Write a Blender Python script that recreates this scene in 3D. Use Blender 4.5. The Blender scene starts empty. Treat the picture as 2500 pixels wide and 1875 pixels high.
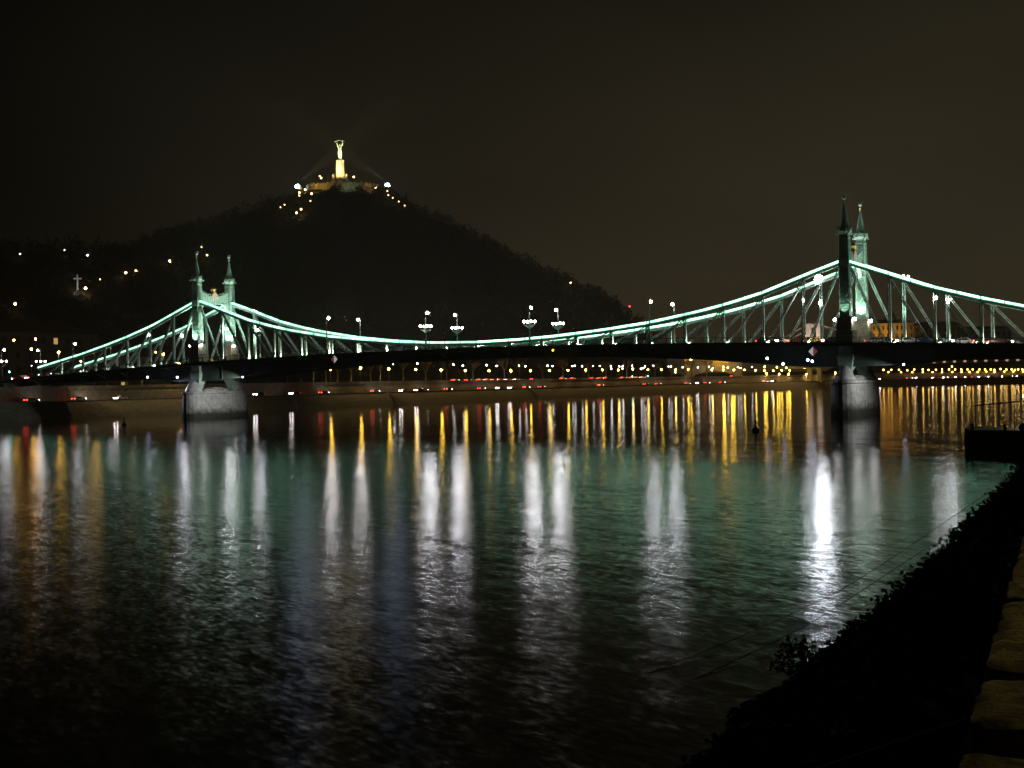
import bpy, math, random
from mathutils import Vector, Matrix, noise
random.seed(7)
R = math.radians
scene = bpy.context.scene
COL = scene.collection

# ------------------------------------------------------------------ camera
CF, YAW, PIT, ROL = 3182.76, -0.51292, -0.00121, 0.01897
CAM = Vector((70.70, -264.45, 8.12))
FW = Vector((math.sin(YAW)*math.cos(PIT), math.cos(YAW)*math.cos(PIT), math.sin(PIT)))
RT = Vector((math.cos(YAW), -math.sin(YAW), 0))
UP = RT.cross(FW)
cr, sr = math.cos(ROL), math.sin(ROL)
cam_r = RT*cr - UP*sr
cam_u = RT*sr + UP*cr
cd = bpy.data.cameras.new('camera')
cam = bpy.data.objects.new('camera', cd); COL.objects.link(cam)
cd.sensor_width = 36; cd.lens = 36*CF/2500; cd.clip_start = 0.1; cd.clip_end = 9000
m = Matrix((( cam_r.x, cam_u.x, -FW.x, CAM.x), (cam_r.y, cam_u.y, -FW.y, CAM.y), (cam_r.z, cam_u.z, -FW.z, CAM.z), (0,0,0,1)))
cam.matrix_world = m
scene.camera = cam
def ray(px, py):
    a, b = px-1250, 937.5-py
    return FW + cam_r*(a/CF) + cam_u*(b/CF)
def at(px, py, d): return CAM + ray(px, py)*d
def on(px, py, axis, val):
    d = ray(px, py); return CAM + d*((val-CAM[axis])/d[axis])

# ------------------------------------------------------------------ world, render settings
w = bpy.data.worlds.new('World'); scene.world = w; w.use_nodes = True
nt = w.node_tree; nt.nodes.clear()
out = nt.nodes.new('ShaderNodeOutputWorld'); bg = nt.nodes.new('ShaderNodeBackground')
tc = nt.nodes.new('ShaderNodeTexCoord')
sep = nt.nodes.new('ShaderNodeSeparateXYZ'); nt.links.new(tc.outputs['Generated'], sep.inputs[0])
ramp = nt.nodes.new('ShaderNodeValToRGB')            # city glow on the low cloud: brightest near the horizon
e = ramp.color_ramp.elements
e[0].position = 0.0; e[0].color = (.0390, .0285, .0150, 1)
e[1].position = 0.35; e[1].color = (.0056, .0052, .0031, 1)
k = e.new(0.12); k.color = (.0235, .0184, .0102, 1)
dot = nt.nodes.new('ShaderNodeVectorMath'); dot.operation = 'DOT_PRODUCT'
gd = (.26, .966, 0)                                  # the city centre lies upstream
dot.inputs[1].default_value = gd; nt.links.new(tc.outputs['Generated'], dot.inputs[0])
mr = nt.nodes.new('ShaderNodeMapRange'); mr.inputs['From Min'].default_value = .40; mr.inputs['From Max'].default_value = .95
mr.inputs['To Min'].default_value = .13; mr.inputs['To Max'].default_value = 1.3
nt.links.new(dot.outputs['Value'], mr.inputs['Value'])
nt.links.new(sep.outputs['Z'], ramp.inputs[0])
nt.links.new(ramp.outputs[0], bg.inputs['Color']); cn_ = nt.nodes.new('ShaderNodeTexNoise'); cn_.inputs['Scale'].default_value = 2.2; cn_.inputs['Detail'].default_value = 4
mp_ = nt.nodes.new('ShaderNodeMapping'); mp_.inputs['Scale'].default_value = (1,1,2.5); nt.links.new(tc.outputs['Generated'], mp_.inputs['Vector']); nt.links.new(mp_.outputs[0], cn_.inputs['Vector'])
cr_ = nt.nodes.new('ShaderNodeMapRange'); cr_.inputs['From Min'].default_value = .3; cr_.inputs['From Max'].default_value = .7; cr_.inputs['To Min'].default_value = .72; cr_.inputs['To Max'].default_value = 1.28
nt.links.new(cn_.outputs['Fac'], cr_.inputs['Value']); cm2 = nt.nodes.new('ShaderNodeMath'); cm2.operation = 'MULTIPLY'
nt.links.new(mr.outputs[0], cm2.inputs[0]); nt.links.new(cr_.outputs[0], cm2.inputs[1]); nt.links.new(cm2.outputs[0], bg.inputs['Strength'])
nt.links.new(bg.outputs[0], out.inputs['Surface'])
scene.render.engine = 'CYCLES'
scene.view_settings.view_transform = 'Standard'; scene.view_settings.look = 'None'
scene.view_settings.exposure = 0; scene.view_settings.gamma = 1
c = scene.cycles
HAZE = .00022
c.use_denoising = True; c.max_bounces = 4; c.diffuse_bounces = 2; c.glossy_bounces = 3; c.transmission_bounces = 2
c.volume_bounces = 0; c.caustics_reflective = False; c.caustics_refractive = False; c.use_light_tree = True
c.sample_clamp_indirect = 4; c.sample_clamp_direct = 0; c.blur_glossy = 0.5

# ------------------------------------------------------------------ materials
MATS = {}
def mat(name, col, rough=.7, metal=0, var=0.0, scale=1.0, col2=None):
    if name in MATS: return MATS[name]
    mt = bpy.data.materials.new(name); mt.use_nodes = True; t = mt.node_tree
    p = t.nodes['Principled BSDF']; p.inputs['Roughness'].default_value = rough; p.inputs['Metallic'].default_value = metal
    p.inputs['Base Color'].default_value = (*col, 1)
    if var or col2:
        n = t.nodes.new('ShaderNodeTexNoise'); n.inputs['Scale'].default_value = scale; n.inputs['Detail'].default_value = 6
        co = t.nodes.new('ShaderNodeTexCoord'); t.links.new(co.outputs['Object'], n.inputs['Vector'])
        r = t.nodes.new('ShaderNodeValToRGB'); t.links.new(n.outputs['Fac'], r.inputs[0])
        c2 = col2 or tuple(min(1, x*(1+var)) for x in col); c1 = tuple(x*(1-var) for x in col)
        r.color_ramp.elements[0].position = .32; r.color_ramp.elements[0].color = (*c1, 1)
        r.color_ramp.elements[1].position = .68; r.color_ramp.elements[1].color = (*c2, 1)
        t.links.new(r.outputs[0], p.inputs['Base Color'])
    MATS[name] = mt; return mt
def glow(name, col, s, weak=False):
    if name in MATS: return MATS[name]
    mt = bpy.data.materials.new(name); mt.use_nodes = True; t = mt.node_tree; t.nodes.clear()
    o = t.nodes.new('ShaderNodeOutputMaterial'); e = t.nodes.new('ShaderNodeEmission')
    e.inputs['Color'].default_value = (*col, 1); e.inputs['Strength'].default_value = s
    t.links.new(e.outputs[0], o.inputs['Surface']); MATS[name] = mt
    mt.cycles.emission_sampling = 'NONE' if weak else 'FRONT'; return mt
def stone(name, c1, c2, bw, bh, rough=.85, mortar=.03, bump=.4, axis='x', stain=None):
    """coursed masonry, object coordinates"""
    mt = bpy.data.materials.new(name); mt.use_nodes = True; t = mt.node_tree; p = t.nodes['Principled BSDF']
    p.inputs['Roughness'].default_value = rough
    co = t.nodes.new('ShaderNodeTexCoord'); s = t.nodes.new('ShaderNodeSeparateXYZ'); cb = t.nodes.new('ShaderNodeCombineXYZ')
    t.links.new(co.outputs['Object'], s.inputs[0])
    ad = t.nodes.new('ShaderNodeMath'); ad.operation = 'ADD'
    t.links.new(s.outputs['X'], ad.inputs[0]); t.links.new(s.outputs['Y'], ad.inputs[1])
    t.links.new(ad.outputs[0], cb.inputs['X']); t.links.new(s.outputs['Z'], cb.inputs['Y'])
    b = t.nodes.new('ShaderNodeTexBrick'); t.links.new(cb.outputs[0], b.inputs['Vector'])
    b.inputs['Scale'].default_value = 1; b.inputs['Brick Width'].default_value = bw; b.inputs['Row Height'].default_value = bh
    b.inputs['Mortar Size'].default_value = mortar; b.inputs['Color1'].default_value = (*c1, 1); b.inputs['Color2'].default_value = (*c2, 1)
    b.inputs['Mortar'].default_value = (*[x*.62 for x in c1], 1)
    n = t.nodes.new('ShaderNodeTexNoise'); n.inputs['Scale'].default_value = .8; n.inputs['Detail'].default_value = 8
    t.links.new(co.outputs['Object'], n.inputs['Vector'])
    mx = t.nodes.new('ShaderNodeMix'); mx.data_type = 'RGBA'; mx.blend_type = 'MULTIPLY'; mx.inputs[0].default_value = .75
    r = t.nodes.new('ShaderNodeValToRGB'); t.links.new(n.outputs['Fac'], r.inputs[0])
    r.color_ramp.elements[0].position = .3; r.color_ramp.elements[0].color = (.35,.34,.32,1); r.color_ramp.elements[1].position = .7
    t.links.new(b.outputs['Color'], mx.inputs[6]); t.links.new(r.outputs[0], mx.inputs[7])
    last = mx.outputs[2]
    if stain:                                          # algae and wet stone up to the flood mark
        zz = t.nodes.new('ShaderNodeMath'); zz.operation = 'MULTIPLY_ADD'; zz.inputs[1].default_value = 2.0; zz.inputs[2].default_value = -1.0
        t.links.new(n.outputs['Fac'], zz.inputs[0])
        za = t.nodes.new('ShaderNodeMath'); za.operation = 'ADD'; t.links.new(s.outputs['Z'], za.inputs[0]); t.links.new(zz.outputs[0], za.inputs[1])
        q = t.nodes.new('ShaderNodeMapRange'); q.inputs['From Min'].default_value = stain-.5; q.inputs['From Max'].default_value = stain+1.3
        t.links.new(za.outputs[0], q.inputs['Value'])
        m2 = t.nodes.new('ShaderNodeMix'); m2.data_type = 'RGBA'; m2.inputs[6].default_value = (.020,.020,.014,1)
        t.links.new(q.outputs[0], m2.inputs[0]); t.links.new(last, m2.inputs[7]); last = m2.outputs[2]
    t.links.new(last, p.inputs['Base Color'])
    bp = t.nodes.new('ShaderNodeBump'); bp.inputs['Strength'].default_value = bump; bp.inputs['Distance'].default_value = .05
    t.links.new(n.outputs['Fac'], bp.inputs['Height']); t.links.new(bp.outputs[0], p.inputs['Normal'])
    MATS[name] = mt; return mt

green = mat('green paint', (.30, .41, .335), .5, 0, .35, 2.5)
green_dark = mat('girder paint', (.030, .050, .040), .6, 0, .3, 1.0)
bronze = mat('bronze', (.46, .48, .30), .5, .0, .2, .5)
gilt = mat('gilt', (.75, .42, .12), .35, .8)
iron = mat('lamp iron', (.10, .115, .085), .5, .2)
asphalt = mat('asphalt', (.05, .048, .045), .85, 0, .3, 2)
concrete = mat('concrete', (.22, .21, .19), .85, 0, .3, .6)
earth = mat('earth', (.035, .032, .022), .95, 0, .4, .05)
bark = mat('bark', (.16, .14, .11), .9, 0, .4, 4)
glassdark = mat('car glass', (.02, .022, .025), .1)
tyre = mat('tyre', (.02, .02, .02), .8)
pier_stone = stone('pier granite', (.40,.40,.385), (.37,.37,.355), 1.5, .75, mortar=.014, stain=1.7)
quay_stone = stone('quay stone', (.42, .355, .24), (.35, .30, .20), 1.2, .5)
base_stone = stone('tower base iron cladding', (.42, .41, .29), (.37, .36, .25), 1.1, 1.2, mortar=.05)
limestone = stone('limestone', (.50, .44, .32), (.44, .38, .28), 2.2, 1.1, mortar=.03)
white_paint = mat('white paint', (.72, .70, .66), .6, 0, .08, .3)

G_white = glow('lamp white', (1.0, .96, .96), 85)
G_whited = glow('lamp white far', (1.0, .95, .95), 40)
G_topd = glow('lamp white top far', (.95, .93, 1.0), 70)
G_top = glow('lamp white top', (.95, .94, 1.0), 235)
G_quay = glow('quay lamp white', (1.0, .95, .90), 36)
G_yel = glow('quay lamp yellow', (1.0, .58, .06), 95)
G_sod = glow('sodium lamp', (1.0, .52, .08), 95)
G_hill = glow('path lamp', (1.0, .62, .22), 14)
G_hillw = glow('path lamp white', (.75, .85, 1.0), 14)
G_strip = glow('mint chord glow', (.42, 1.0, .68), 2.0)
G_strip2 = glow('mint chord glow bright', (.40, 1.0, .66), 3.6)
G_up = glow('uplight', (.92, 1.0, .80), 1000)
G_flood = glow('flood', (.86, .90, 1.0), 190)
G_floodb = glow('flood blue', (.62, .72, 1.0), 16)
G_hillflood = glow('hill flood', (.50, .66, 1.0), 70)
G_head = glow('headlight', (1.0, .95, .88), 60)
G_tail = glow('taillight', (1.0, .035, .02), 32)
G_cyan = glow('traffic green', (.12, 1.0, .78), 26)
G_red = glow('signal red', (1.0, .03, .05), 10, True)
G_amber = glow('nav amber', (1.0, .62, .03), 8, True)
G_win = glow('lit window', (1.0, .62, .18), .5, True)
G_pink = glow('deck edge light', (1.0, .66, .42), .55, True)

for g_ in (G_strip, G_strip2):                          # chord glow added in place of floodlights: output varies along the run, dark joints between lengths
    t = g_.node_tree; e_ = t.nodes['Emission']; co_ = t.nodes.new('ShaderNodeTexCoord'); n_ = t.nodes.new('ShaderNodeTexNoise'); n_.inputs['Scale'].default_value = .35; n_.inputs['Detail'].default_value = 3
    r_ = t.nodes.new('ShaderNodeMapRange'); r_.inputs['From Min'].default_value = .3; r_.inputs['From Max'].default_value = .7
    b_ = e_.inputs['Strength'].default_value; r_.inputs['To Min'].default_value = b_*.55; r_.inputs['To Max'].default_value = b_*1.65
    sx_ = t.nodes.new('ShaderNodeSeparateXYZ'); fm_ = t.nodes.new('ShaderNodeMath'); fm_.operation = 'PINGPONG'; fm_.inputs[1].default_value = 2.1875
    gt_ = t.nodes.new('ShaderNodeMath'); gt_.operation = 'GREATER_THAN'; gt_.inputs[1].default_value = .09; mu_ = t.nodes.new('ShaderNodeMath'); mu_.operation = 'MULTIPLY'
    t.links.new(co_.outputs['Object'], n_.inputs['Vector']); t.links.new(n_.outputs['Fac'], r_.inputs['Value']); t.links.new(co_.outputs['Object'], sx_.inputs[0]); t.links.new(sx_.outputs['X'], fm_.inputs[0])
    t.links.new(fm_.outputs[0], gt_.inputs[0]); t.links.new(gt_.outputs[0], mu_.inputs[0]); t.links.new(r_.outputs[0], mu_.inputs[1]); t.links.new(mu_.outputs[0], e_.inputs['Strength'])

# ------------------------------------------------------------------ mesh helpers
class MB:
    def __init__(s): s.v = []; s.f = []
    def box(s, x0, x1, y0, y1, z0, z1):
        n = len(s.v)
        s.v += [(x0,y0,z0),(x1,y0,z0),(x1,y1,z0),(x0,y1,z0),(x0,y0,z1),(x1,y0,z1),(x1,y1,z1),(x0,y1,z1)]
        s.f += [tuple(n+i for i in q) for q in ((0,3,2,1),(4,5,6,7),(0,1,5,4),(1,2,6,5),(2,3,7,6),(3,0,4,7))]
        return s
    def bar(s, a, b, w, h=None, n=4, w2=None):
        """tapered prism from a to b"""
        a, b = Vector(a), Vector(b); d = (b-a).normalized()
        x = d.cross(Vector((0,0,1)))
        if x.length < 1e-4: x = Vector((1,0,0))
        x.normalize(); y = x.cross(d); h = h or w; w2 = w2 if w2 is not None else w; r2 = w2/w
        i0 = len(s.v); off = math.pi/n
        for p, q in ((a,1),(b,r2)):
            for i in range(n):
                t = 2*math.pi*i/n+off; kk = 1/math.cos(math.pi/n)/2
                s.v.append(tuple(p + x*(math.cos(t)*w*kk*q) + y*(math.sin(t)*h*kk*q)))
        for i in range(n): s.f.append((i0+i, i0+(i+1)%n, i0+n+(i+1)%n, i0+n+i))
        s.f.append(tuple(i0+i for i in reversed(range(n)))); s.f.append(tuple(i0+n+i for i in range(n)))
        return s
    def path(s, pts, w, n=5):
        for a, b in zip(pts, pts[1:]): s.bar(a, b, w, n=n)
        return s
    def lathe(s, x, y, prof, n=10, sq=False, rx=1, ry=1, a0=None):
        i0 = len(s.v); a0 = (math.pi/n if sq else 0) if a0 is None else a0; kk = 1/math.cos(math.pi/n) if sq else 1
        for r, z in prof:
            for i in range(n):
                t = 2*math.pi*i/n+a0; s.v.append((x+math.cos(t)*r*kk*rx, y+math.sin(t)*r*kk*ry, z))
        for k in range(len(prof)-1):
            for i in range(n): s.f.append((i0+k*n+i, i0+k*n+(i+1)%n, i0+(k+1)*n+(i+1)%n, i0+(k+1)*n+i))
        s.f.append(tuple(i0+i for i in reversed(range(n)))); kk = i0+(len(prof)-1)*n; s.f.append(tuple(kk+i for i in range(n)))
        return s
    def ball(s, c, r, seg=8, rings=5, sz=1):
        prof = [(max(.001, r*math.sin(math.pi*k/rings)), c[2]-r*sz*math.cos(math.pi*k/rings)) for k in range(rings+1)]
        return s.lathe(c[0], c[1], prof, seg)
    def sheet(s, rows):
        """grid of points"""
        i0 = len(s.v); n = len(rows[0])
        for r in rows: s.v += [tuple(p) for p in r]
        for i in range(len(rows)-1):
            for j in range(n-1): s.f.append((i0+i*n+j, i0+i*n+j+1, i0+(i+1)*n+j+1, i0+(i+1)*n+j))
        return s
    def prism(s, outline, y0, y1):
        """x,z outline extruded along y"""
        i0 = len(s.v); n = len(outline)
        s.v += [(x,y0,z) for x,z in outline]+[(x,y1,z) for x,z in outline]
        for i in range(n): s.f.append((i0+i, i0+(i+1)%n, i0+n+(i+1)%n, i0+n+i))
        s.f.append(tuple(i0+i for i in reversed(range(n)))); s.f.append(tuple(i0+n+i for i in range(n)))
        return s
    def build(s, name, mt, parent=None, smooth=False, label=None, kind=None, loc=None):
        o_ = Vector((0,0,0))
        if loc is not None: o_ = Vector(loc)
        elif parent is not None:
            q = parent
            while q.parent: q = q.parent
            o_ = Vector(q.location) if not q.get('_local') else o_
        me = bpy.data.meshes.new(name)
        me.from_pydata([(a-o_.x, b-o_.y, c_-o_.z) for a,b,c_ in s.v], [], s.f); me.materials.append(mt)
        if smooth: me.polygons.foreach_set('use_smooth', [True]*len(me.polygons))
        me.update()
        ob = bpy.data.objects.new(name, me); COL.objects.link(ob)
        if parent is not None: ob.parent = parent
        elif loc is not None: ob.location = loc
        if label: ob['label'] = label
        if kind: ob['kind'] = kind
        return ob
def tag(o, label, cat, group=None, kind=None):
    o['label'] = label; o['category'] = cat
    if group: o['group'] = group
    if kind: o['kind'] = kind
    return o
def thing(name, label, cat, loc=(0,0,0), group=None, rz=0):
    o = bpy.data.objects.new(name, None); COL.objects.link(o); o.location = loc; o.rotation_euler = (0,0,rz)
    o.empty_display_size = .2
    return tag(o, label, cat, group)
def struct(mb, name, mt, smooth=False):
    o = mb.build(name, mt, smooth=smooth); o['kind'] = 'structure'; return o
def copy_tree(o, parent=None):
    n = o.copy(); COL.objects.link(n)
    if parent is not None: n.parent = parent
    for ch in list(o.children): copy_tree(ch, n)
    return n
ONES = 'first second third fourth fifth sixth seventh eighth ninth tenth eleventh twelfth thirteenth fourteenth fifteenth sixteenth seventeenth eighteenth nineteenth'.split()
TENS = {2:('twentieth','twenty'),3:('thirtieth','thirty'),4:('fortieth','forty'),5:('fiftieth','fifty'),6:('sixtieth','sixty')}
def nth(i):
    i += 1
    if i < 20: return ONES[i-1]
    a, b = divmod(i, 10); return TENS[a][0] if b == 0 else TENS[a][1]+'-'+ONES[b-1]
def spot(name, loc, target, power, col, deg=60, blend=.6, size=.3, parent=None, off=0.0):
    l = bpy.data.lights.new(name, 'SPOT'); l.energy = power; l.color = col; l.spot_size = R(deg); l.spot_blend = blend; l.shadow_soft_size = size
    o = bpy.data.objects.new(name, l); COL.objects.link(o)
    d = Vector(target)-Vector(loc); loc = Vector(loc)+d.normalized()*off; rot = d.to_track_quat('-Z','Y').to_matrix().to_4x4(); rot.translation = Vector(loc)
    if parent is not None:
        o.parent = parent; rot.translation = Vector(loc)-Vector(parent.location)
    o.matrix_local = rot
    return o
def lerp_tab(tab, x):
    if x <= tab[0][0]: return tab[0][1]
    for (a, b), (c_, d) in zip(tab, tab[1:]):
        if x <= c_: return b+(d-b)*(x-a)/(c_-a)
    return tab[-1][1]

# ------------------------------------------------------------------ water
def water_material():
    mt = bpy.data.materials.new('river water'); mt.use_nodes = True; t = mt.node_tree; t.nodes.clear()
    o_ = t.nodes.new('ShaderNodeOutputMaterial'); mxs = t.nodes.new('ShaderNodeMixShader'); fr = t.nodes.new('ShaderNodeFresnel'); fr.inputs['IOR'].default_value = 1.333
    df_ = t.nodes.new('ShaderNodeBsdfDiffuse'); df_.inputs['Color'].default_value = (.003,.005,.0035,1)
    p = t.nodes.new('ShaderNodeBsdfAnisotropic'); p.distribution = 'BECKMANN'; p.inputs['Color'].default_value = (1,1,1,1)
    t.links.new(fr.outputs[0], mxs.inputs[0]); t.links.new(df_.outputs[0], mxs.inputs[1]); t.links.new(p.outputs[0], mxs.inputs[2]); t.links.new(mxs.outputs[0], o_.inputs['Surface'])
    co = t.nodes.new('ShaderNodeTexCoord')
    def nz(scale, sx, sy, det=2):
        mp = t.nodes.new('ShaderNodeMapping'); mp.inputs['Scale'].default_value = (sx, sy, 1); mp.inputs['Rotation'].default_value = (0,0,R(-29))
        n = t.nodes.new('ShaderNodeTexNoise'); n.inputs['Scale'].default_value = scale; n.inputs['Detail'].default_value = det
        mp.vector_type = 'TEXTURE'; mp.inputs['Scale'].default_value = (1/sx, 1/sy, 1)
        t.links.new(co.outputs['Object'], mp.inputs['Vector']); t.links.new(mp.outputs[0], n.inputs['Vector'])
        s = t.nodes.new('ShaderNodeVectorMath'); s.operation = 'SUBTRACT'; s.inputs[1].default_value = (.5,.5,.5)
        t.links.new(n.outputs['Color'], s.inputs[0]); return s.outputs[0], n.outputs['Fac']
    def scale(v, k=None, sock=None):
        s = t.nodes.new('ShaderNodeVectorMath'); s.operation = 'SCALE'; t.links.new(v, s.inputs[0])
        if k is not None: s.inputs['Scale'].default_value = k
        if sock is not None: t.links.new(sock, s.inputs['Scale'])
        return s.outputs[0]
    def add(a, b):
        s = t.nodes.new('ShaderNodeVectorMath'); s.operation = 'ADD'; t.links.new(a, s.inputs[0]); t.links.new(b, s.inputs[1]); return s.outputs[0]
    a, af = nz(1.3, .38, 1.0, 2); b, bf = nz(5.2, .42, 1.0, 3); d, df = nz(.03, .35, 1.0, 2)
    # downstream of the bridge the current breaks up into short chop; above it the water lies calmer
    s = t.nodes.new('ShaderNodeSeparateXYZ'); t.links.new(co.outputs['Object'], s.inputs[0])
    ma = t.nodes.new('ShaderNodeMath'); ma.operation = 'MULTIPLY_ADD'; ma.inputs[1].default_value = 80; t.links.new(df, ma.inputs[0]); t.links.new(s.outputs['Y'], ma.inputs[2])
    q = t.nodes.new('ShaderNodeMapRange'); q.inputs['From Min'].default_value = -130; q.inputs['From Max'].default_value = 20
    q.inputs['To Min'].default_value = 1.0; q.inputs['To Max'].default_value = .30; t.links.new(ma.outputs[0], q.inputs['Value'])
    c_n, c_f = nz(.36, .25, 1.0, 2); e_n, e_f = nz(.13, .18, 1.0, 2)
    lw = t.nodes.new('ShaderNodeMapRange'); lw.inputs['From Min'].default_value = -200; lw.inputs['From Max'].default_value = -110; lw.inputs['To Min'].default_value = .10; lw.inputs['To Max'].default_value = 1.0
    t.links.new(s.outputs['Y'], lw.inputs['Value'])         # longer undulations only in the wake of the piers
    n1 = add(add(scale(a, .085), scale(b, .15)), scale(add(scale(c_n, .09), scale(e_n, .035)), sock=lw.outputs[0]))
    q2 = t.nodes.new('ShaderNodeMapRange'); q2.inputs['From Min'].default_value = -215; q2.inputs['From Max'].default_value = -100; q2.inputs['To Min'].default_value = 1.1; q2.inputs['To Max'].default_value = 1.0
    t.links.new(s.outputs['Y'], q2.inputs['Value'])
    g_, gf = nz(.09, .22, 1.0, 3); q3 = t.nodes.new('ShaderNodeMapRange'); q3.inputs['From Min'].default_value = .32; q3.inputs['From Max'].default_value = .68; q3.inputs['To Min'].default_value = .7; q3.inputs['To Max'].default_value = 1.2
    t.links.new(gf, q3.inputs['Value'])
    m_a = t.nodes.new('ShaderNodeMath'); m_a.operation = 'MULTIPLY'; t.links.new(q.outputs[0], m_a.inputs[0]); t.links.new(q2.outputs[0], m_a.inputs[1])
    m_b = t.nodes.new('ShaderNodeMath'); m_b.operation = 'MULTIPLY'; t.links.new(m_a.outputs[0], m_b.inputs[0]); t.links.new(q3.outputs[0], m_b.inputs[1])
    n1 = scale(n1, sock=m_b.outputs[0])
    n1 = add(n1, scale(d, .012))
    mul = t.nodes.new('ShaderNodeVectorMath'); mul.operation = 'MULTIPLY'; mul.inputs[1].default_value = (.5,1,0); t.links.new(n1, mul.inputs[0])
    ad = t.nodes.new('ShaderNodeVectorMath'); ad.operation = 'ADD'; ad.inputs[1].default_value = (0,0,1); t.links.new(mul.outputs[0], ad.inputs[0])
    no = t.nodes.new('ShaderNodeVectorMath'); no.operation = 'NORMALIZE'; t.links.new(ad.outputs[0], no.inputs[0])
    t.links.new(no.outputs[0], p.inputs['Normal']); t.links.new(no.outputs[0], fr.inputs['Normal'])
    rg = t.nodes.new('ShaderNodeMapRange'); rg.inputs['From Min'].default_value = -200; rg.inputs['From Max'].default_value = -10
    t.links.new(ma.outputs[0], rg.inputs['Value']); rr = t.nodes.new('ShaderNodeValToRGB'); t.links.new(rg.outputs[0], rr.inputs[0])
    el = rr.color_ramp.elements; el[0].position = 0; el[0].color = (.205,)*3+(1,); el[1].position = 1; el[1].color = (.118,)*3+(1,)
    for ps, vl in ((.20,.188), (.47,.166), (.66,.150), (.80,.138)): x_ = el.new(ps); x_.color = (vl,)*3+(1,)
    t.links.new(rr.outputs[0], p.inputs['Roughness'])
    return mt
MB_w = MB().sheet([[(x, y, 0) for x in (-1400, -200, 300, 1400)] for y in (-700, -200, 700, 1900)])
struct(MB_w, 'water', water_material())

# ------------------------------------------------------------------ far bank (Buda side)
BANK = [(-690,-228),(480,-226),(530,-218),(582,-207),(640,-190),(724,-166),(775,-128),(810,-60),(835,40),(860,200),(900,600),(960,1380)]
def bank_pts():
    """centre line of the far water edge, dense, with inland normal"""
    pts = [Vector((x, y)) for y, x in BANK]; o = []
    for a, b in zip(pts, pts[1:]):
        n = max(1, int((b-a).length/25)) if b.y < 900 else 6
        for i in range(n): o.append(a.lerp(b, i/n))
    o.append(pts[-1])
    for _ in range(3): o = [o[0]]+[(o[i-1]+o[i]*2+o[i+1])/4 for i in range(1, len(o)-1)]+[o[-1]]
    res = []
    for i, p in enumerate(o):
        d = (o[min(i+1, len(o)-1)]-o[max(i-1, 0)]).normalized(); res.append((p, Vector((-d.y, d.x))))
    return res
BP = bank_pts()
def bank_row(off, z): return [(p.x+n.x*off, p.y+n.y*off, z) for p, n in BP]
def bank_hit(px, off):
    """where the vertical plane through pixel column px crosses the line `off` metres inland of the water"""
    best = None; d = ray(px, 930); ro = [(p+n*off) for p, n in BP]
    for a, b in zip(ro, ro[1:]):
        e_ = b-a; den = d.x*e_.y-d.y*e_.x
        if abs(den) < 1e-9: continue
        wv = a-Vector((CAM.x, CAM.y)); t_ = (wv.x*e_.y-wv.y*e_.x)/den; u_ = (wv.x*d.y-wv.y*d.x)/den
        if t_ > 0 and -1e-6 <= u_ <= 1.000001 and (best is None or t_ < best): best = t_
    return best
LOW, UPZ = 4.9, 8.9
struct(MB().sheet([bank_row(-1.5,-.6), bank_row(0,.15), bank_row(9.0,LOW)]), 'embankment_slope', quay_stone)
struct(MB().sheet([bank_row(9.0,LOW), bank_row(17.5,LOW)]), 'lower_quay_road', asphalt)
struct(MB().sheet([bank_row(19.2,UPZ), bank_row(50,UPZ)]), 'upper_road', asphalt)
struct(MB().sheet([bank_row(50,UPZ-.02), bank_row(260,UPZ+1), bank_row(600,UPZ+5), bank_row(900,UPZ+7)]), 'ground', earth)
kw = MB()
for r0, r1 in (((17.5,LOW),(17.9,UPZ-.2)), ((17.9,UPZ-.2),(17.75,UPZ-.2)), ((17.75,UPZ-.2),(17.75,UPZ+.75)), ((17.75,UPZ+.75),(18.2,UPZ+.75)), ((18.2,UPZ+.75),(19.2,UPZ-.05))):
    kw.sheet([bank_row(*r0), bank_row(*r1)])
tag(kw.build('quay_wall', quay_stone), 'long stone retaining wall between the lower quay road and the upper road', 'wall')
kb = MB()
kb.sheet([bank_row(8.85,LOW-.15), bank_row(8.85,LOW+.22), bank_row(9.3,LOW+.22), bank_row(9.3,LOW-.1)])
tag(kb.build('kerb_wall', concrete), 'low pale kerb wall along the water side of the lower quay road', 'kerb')
# stairs down the sloped embankment
ST = [(735, 20), (965, 20), (1305, 18)]
for i, (px, w_) in enumerate(ST):
    d = bank_hit(px, 6); p0 = CAM+ray(px, 950)*d
    g = MB()
    for k_ in range(14):
        f_ = k_/14; yy = p0.y-1+f_*-9
        x0 = -226+.2-9.0*(1-f_)
        g.box(x0-1.4, x0+.35, yy-.7, yy, LOW*(1-f_)-.5, LOW*(1-f_)+.32)
    tag(g.build('embankment_stairs', concrete, loc=(p0.x, p0.y, 0)), 'stone steps slanting down the paved embankment, %s of three from the left' % nth(i), 'stairs', 'steps down the far embankment')

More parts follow.
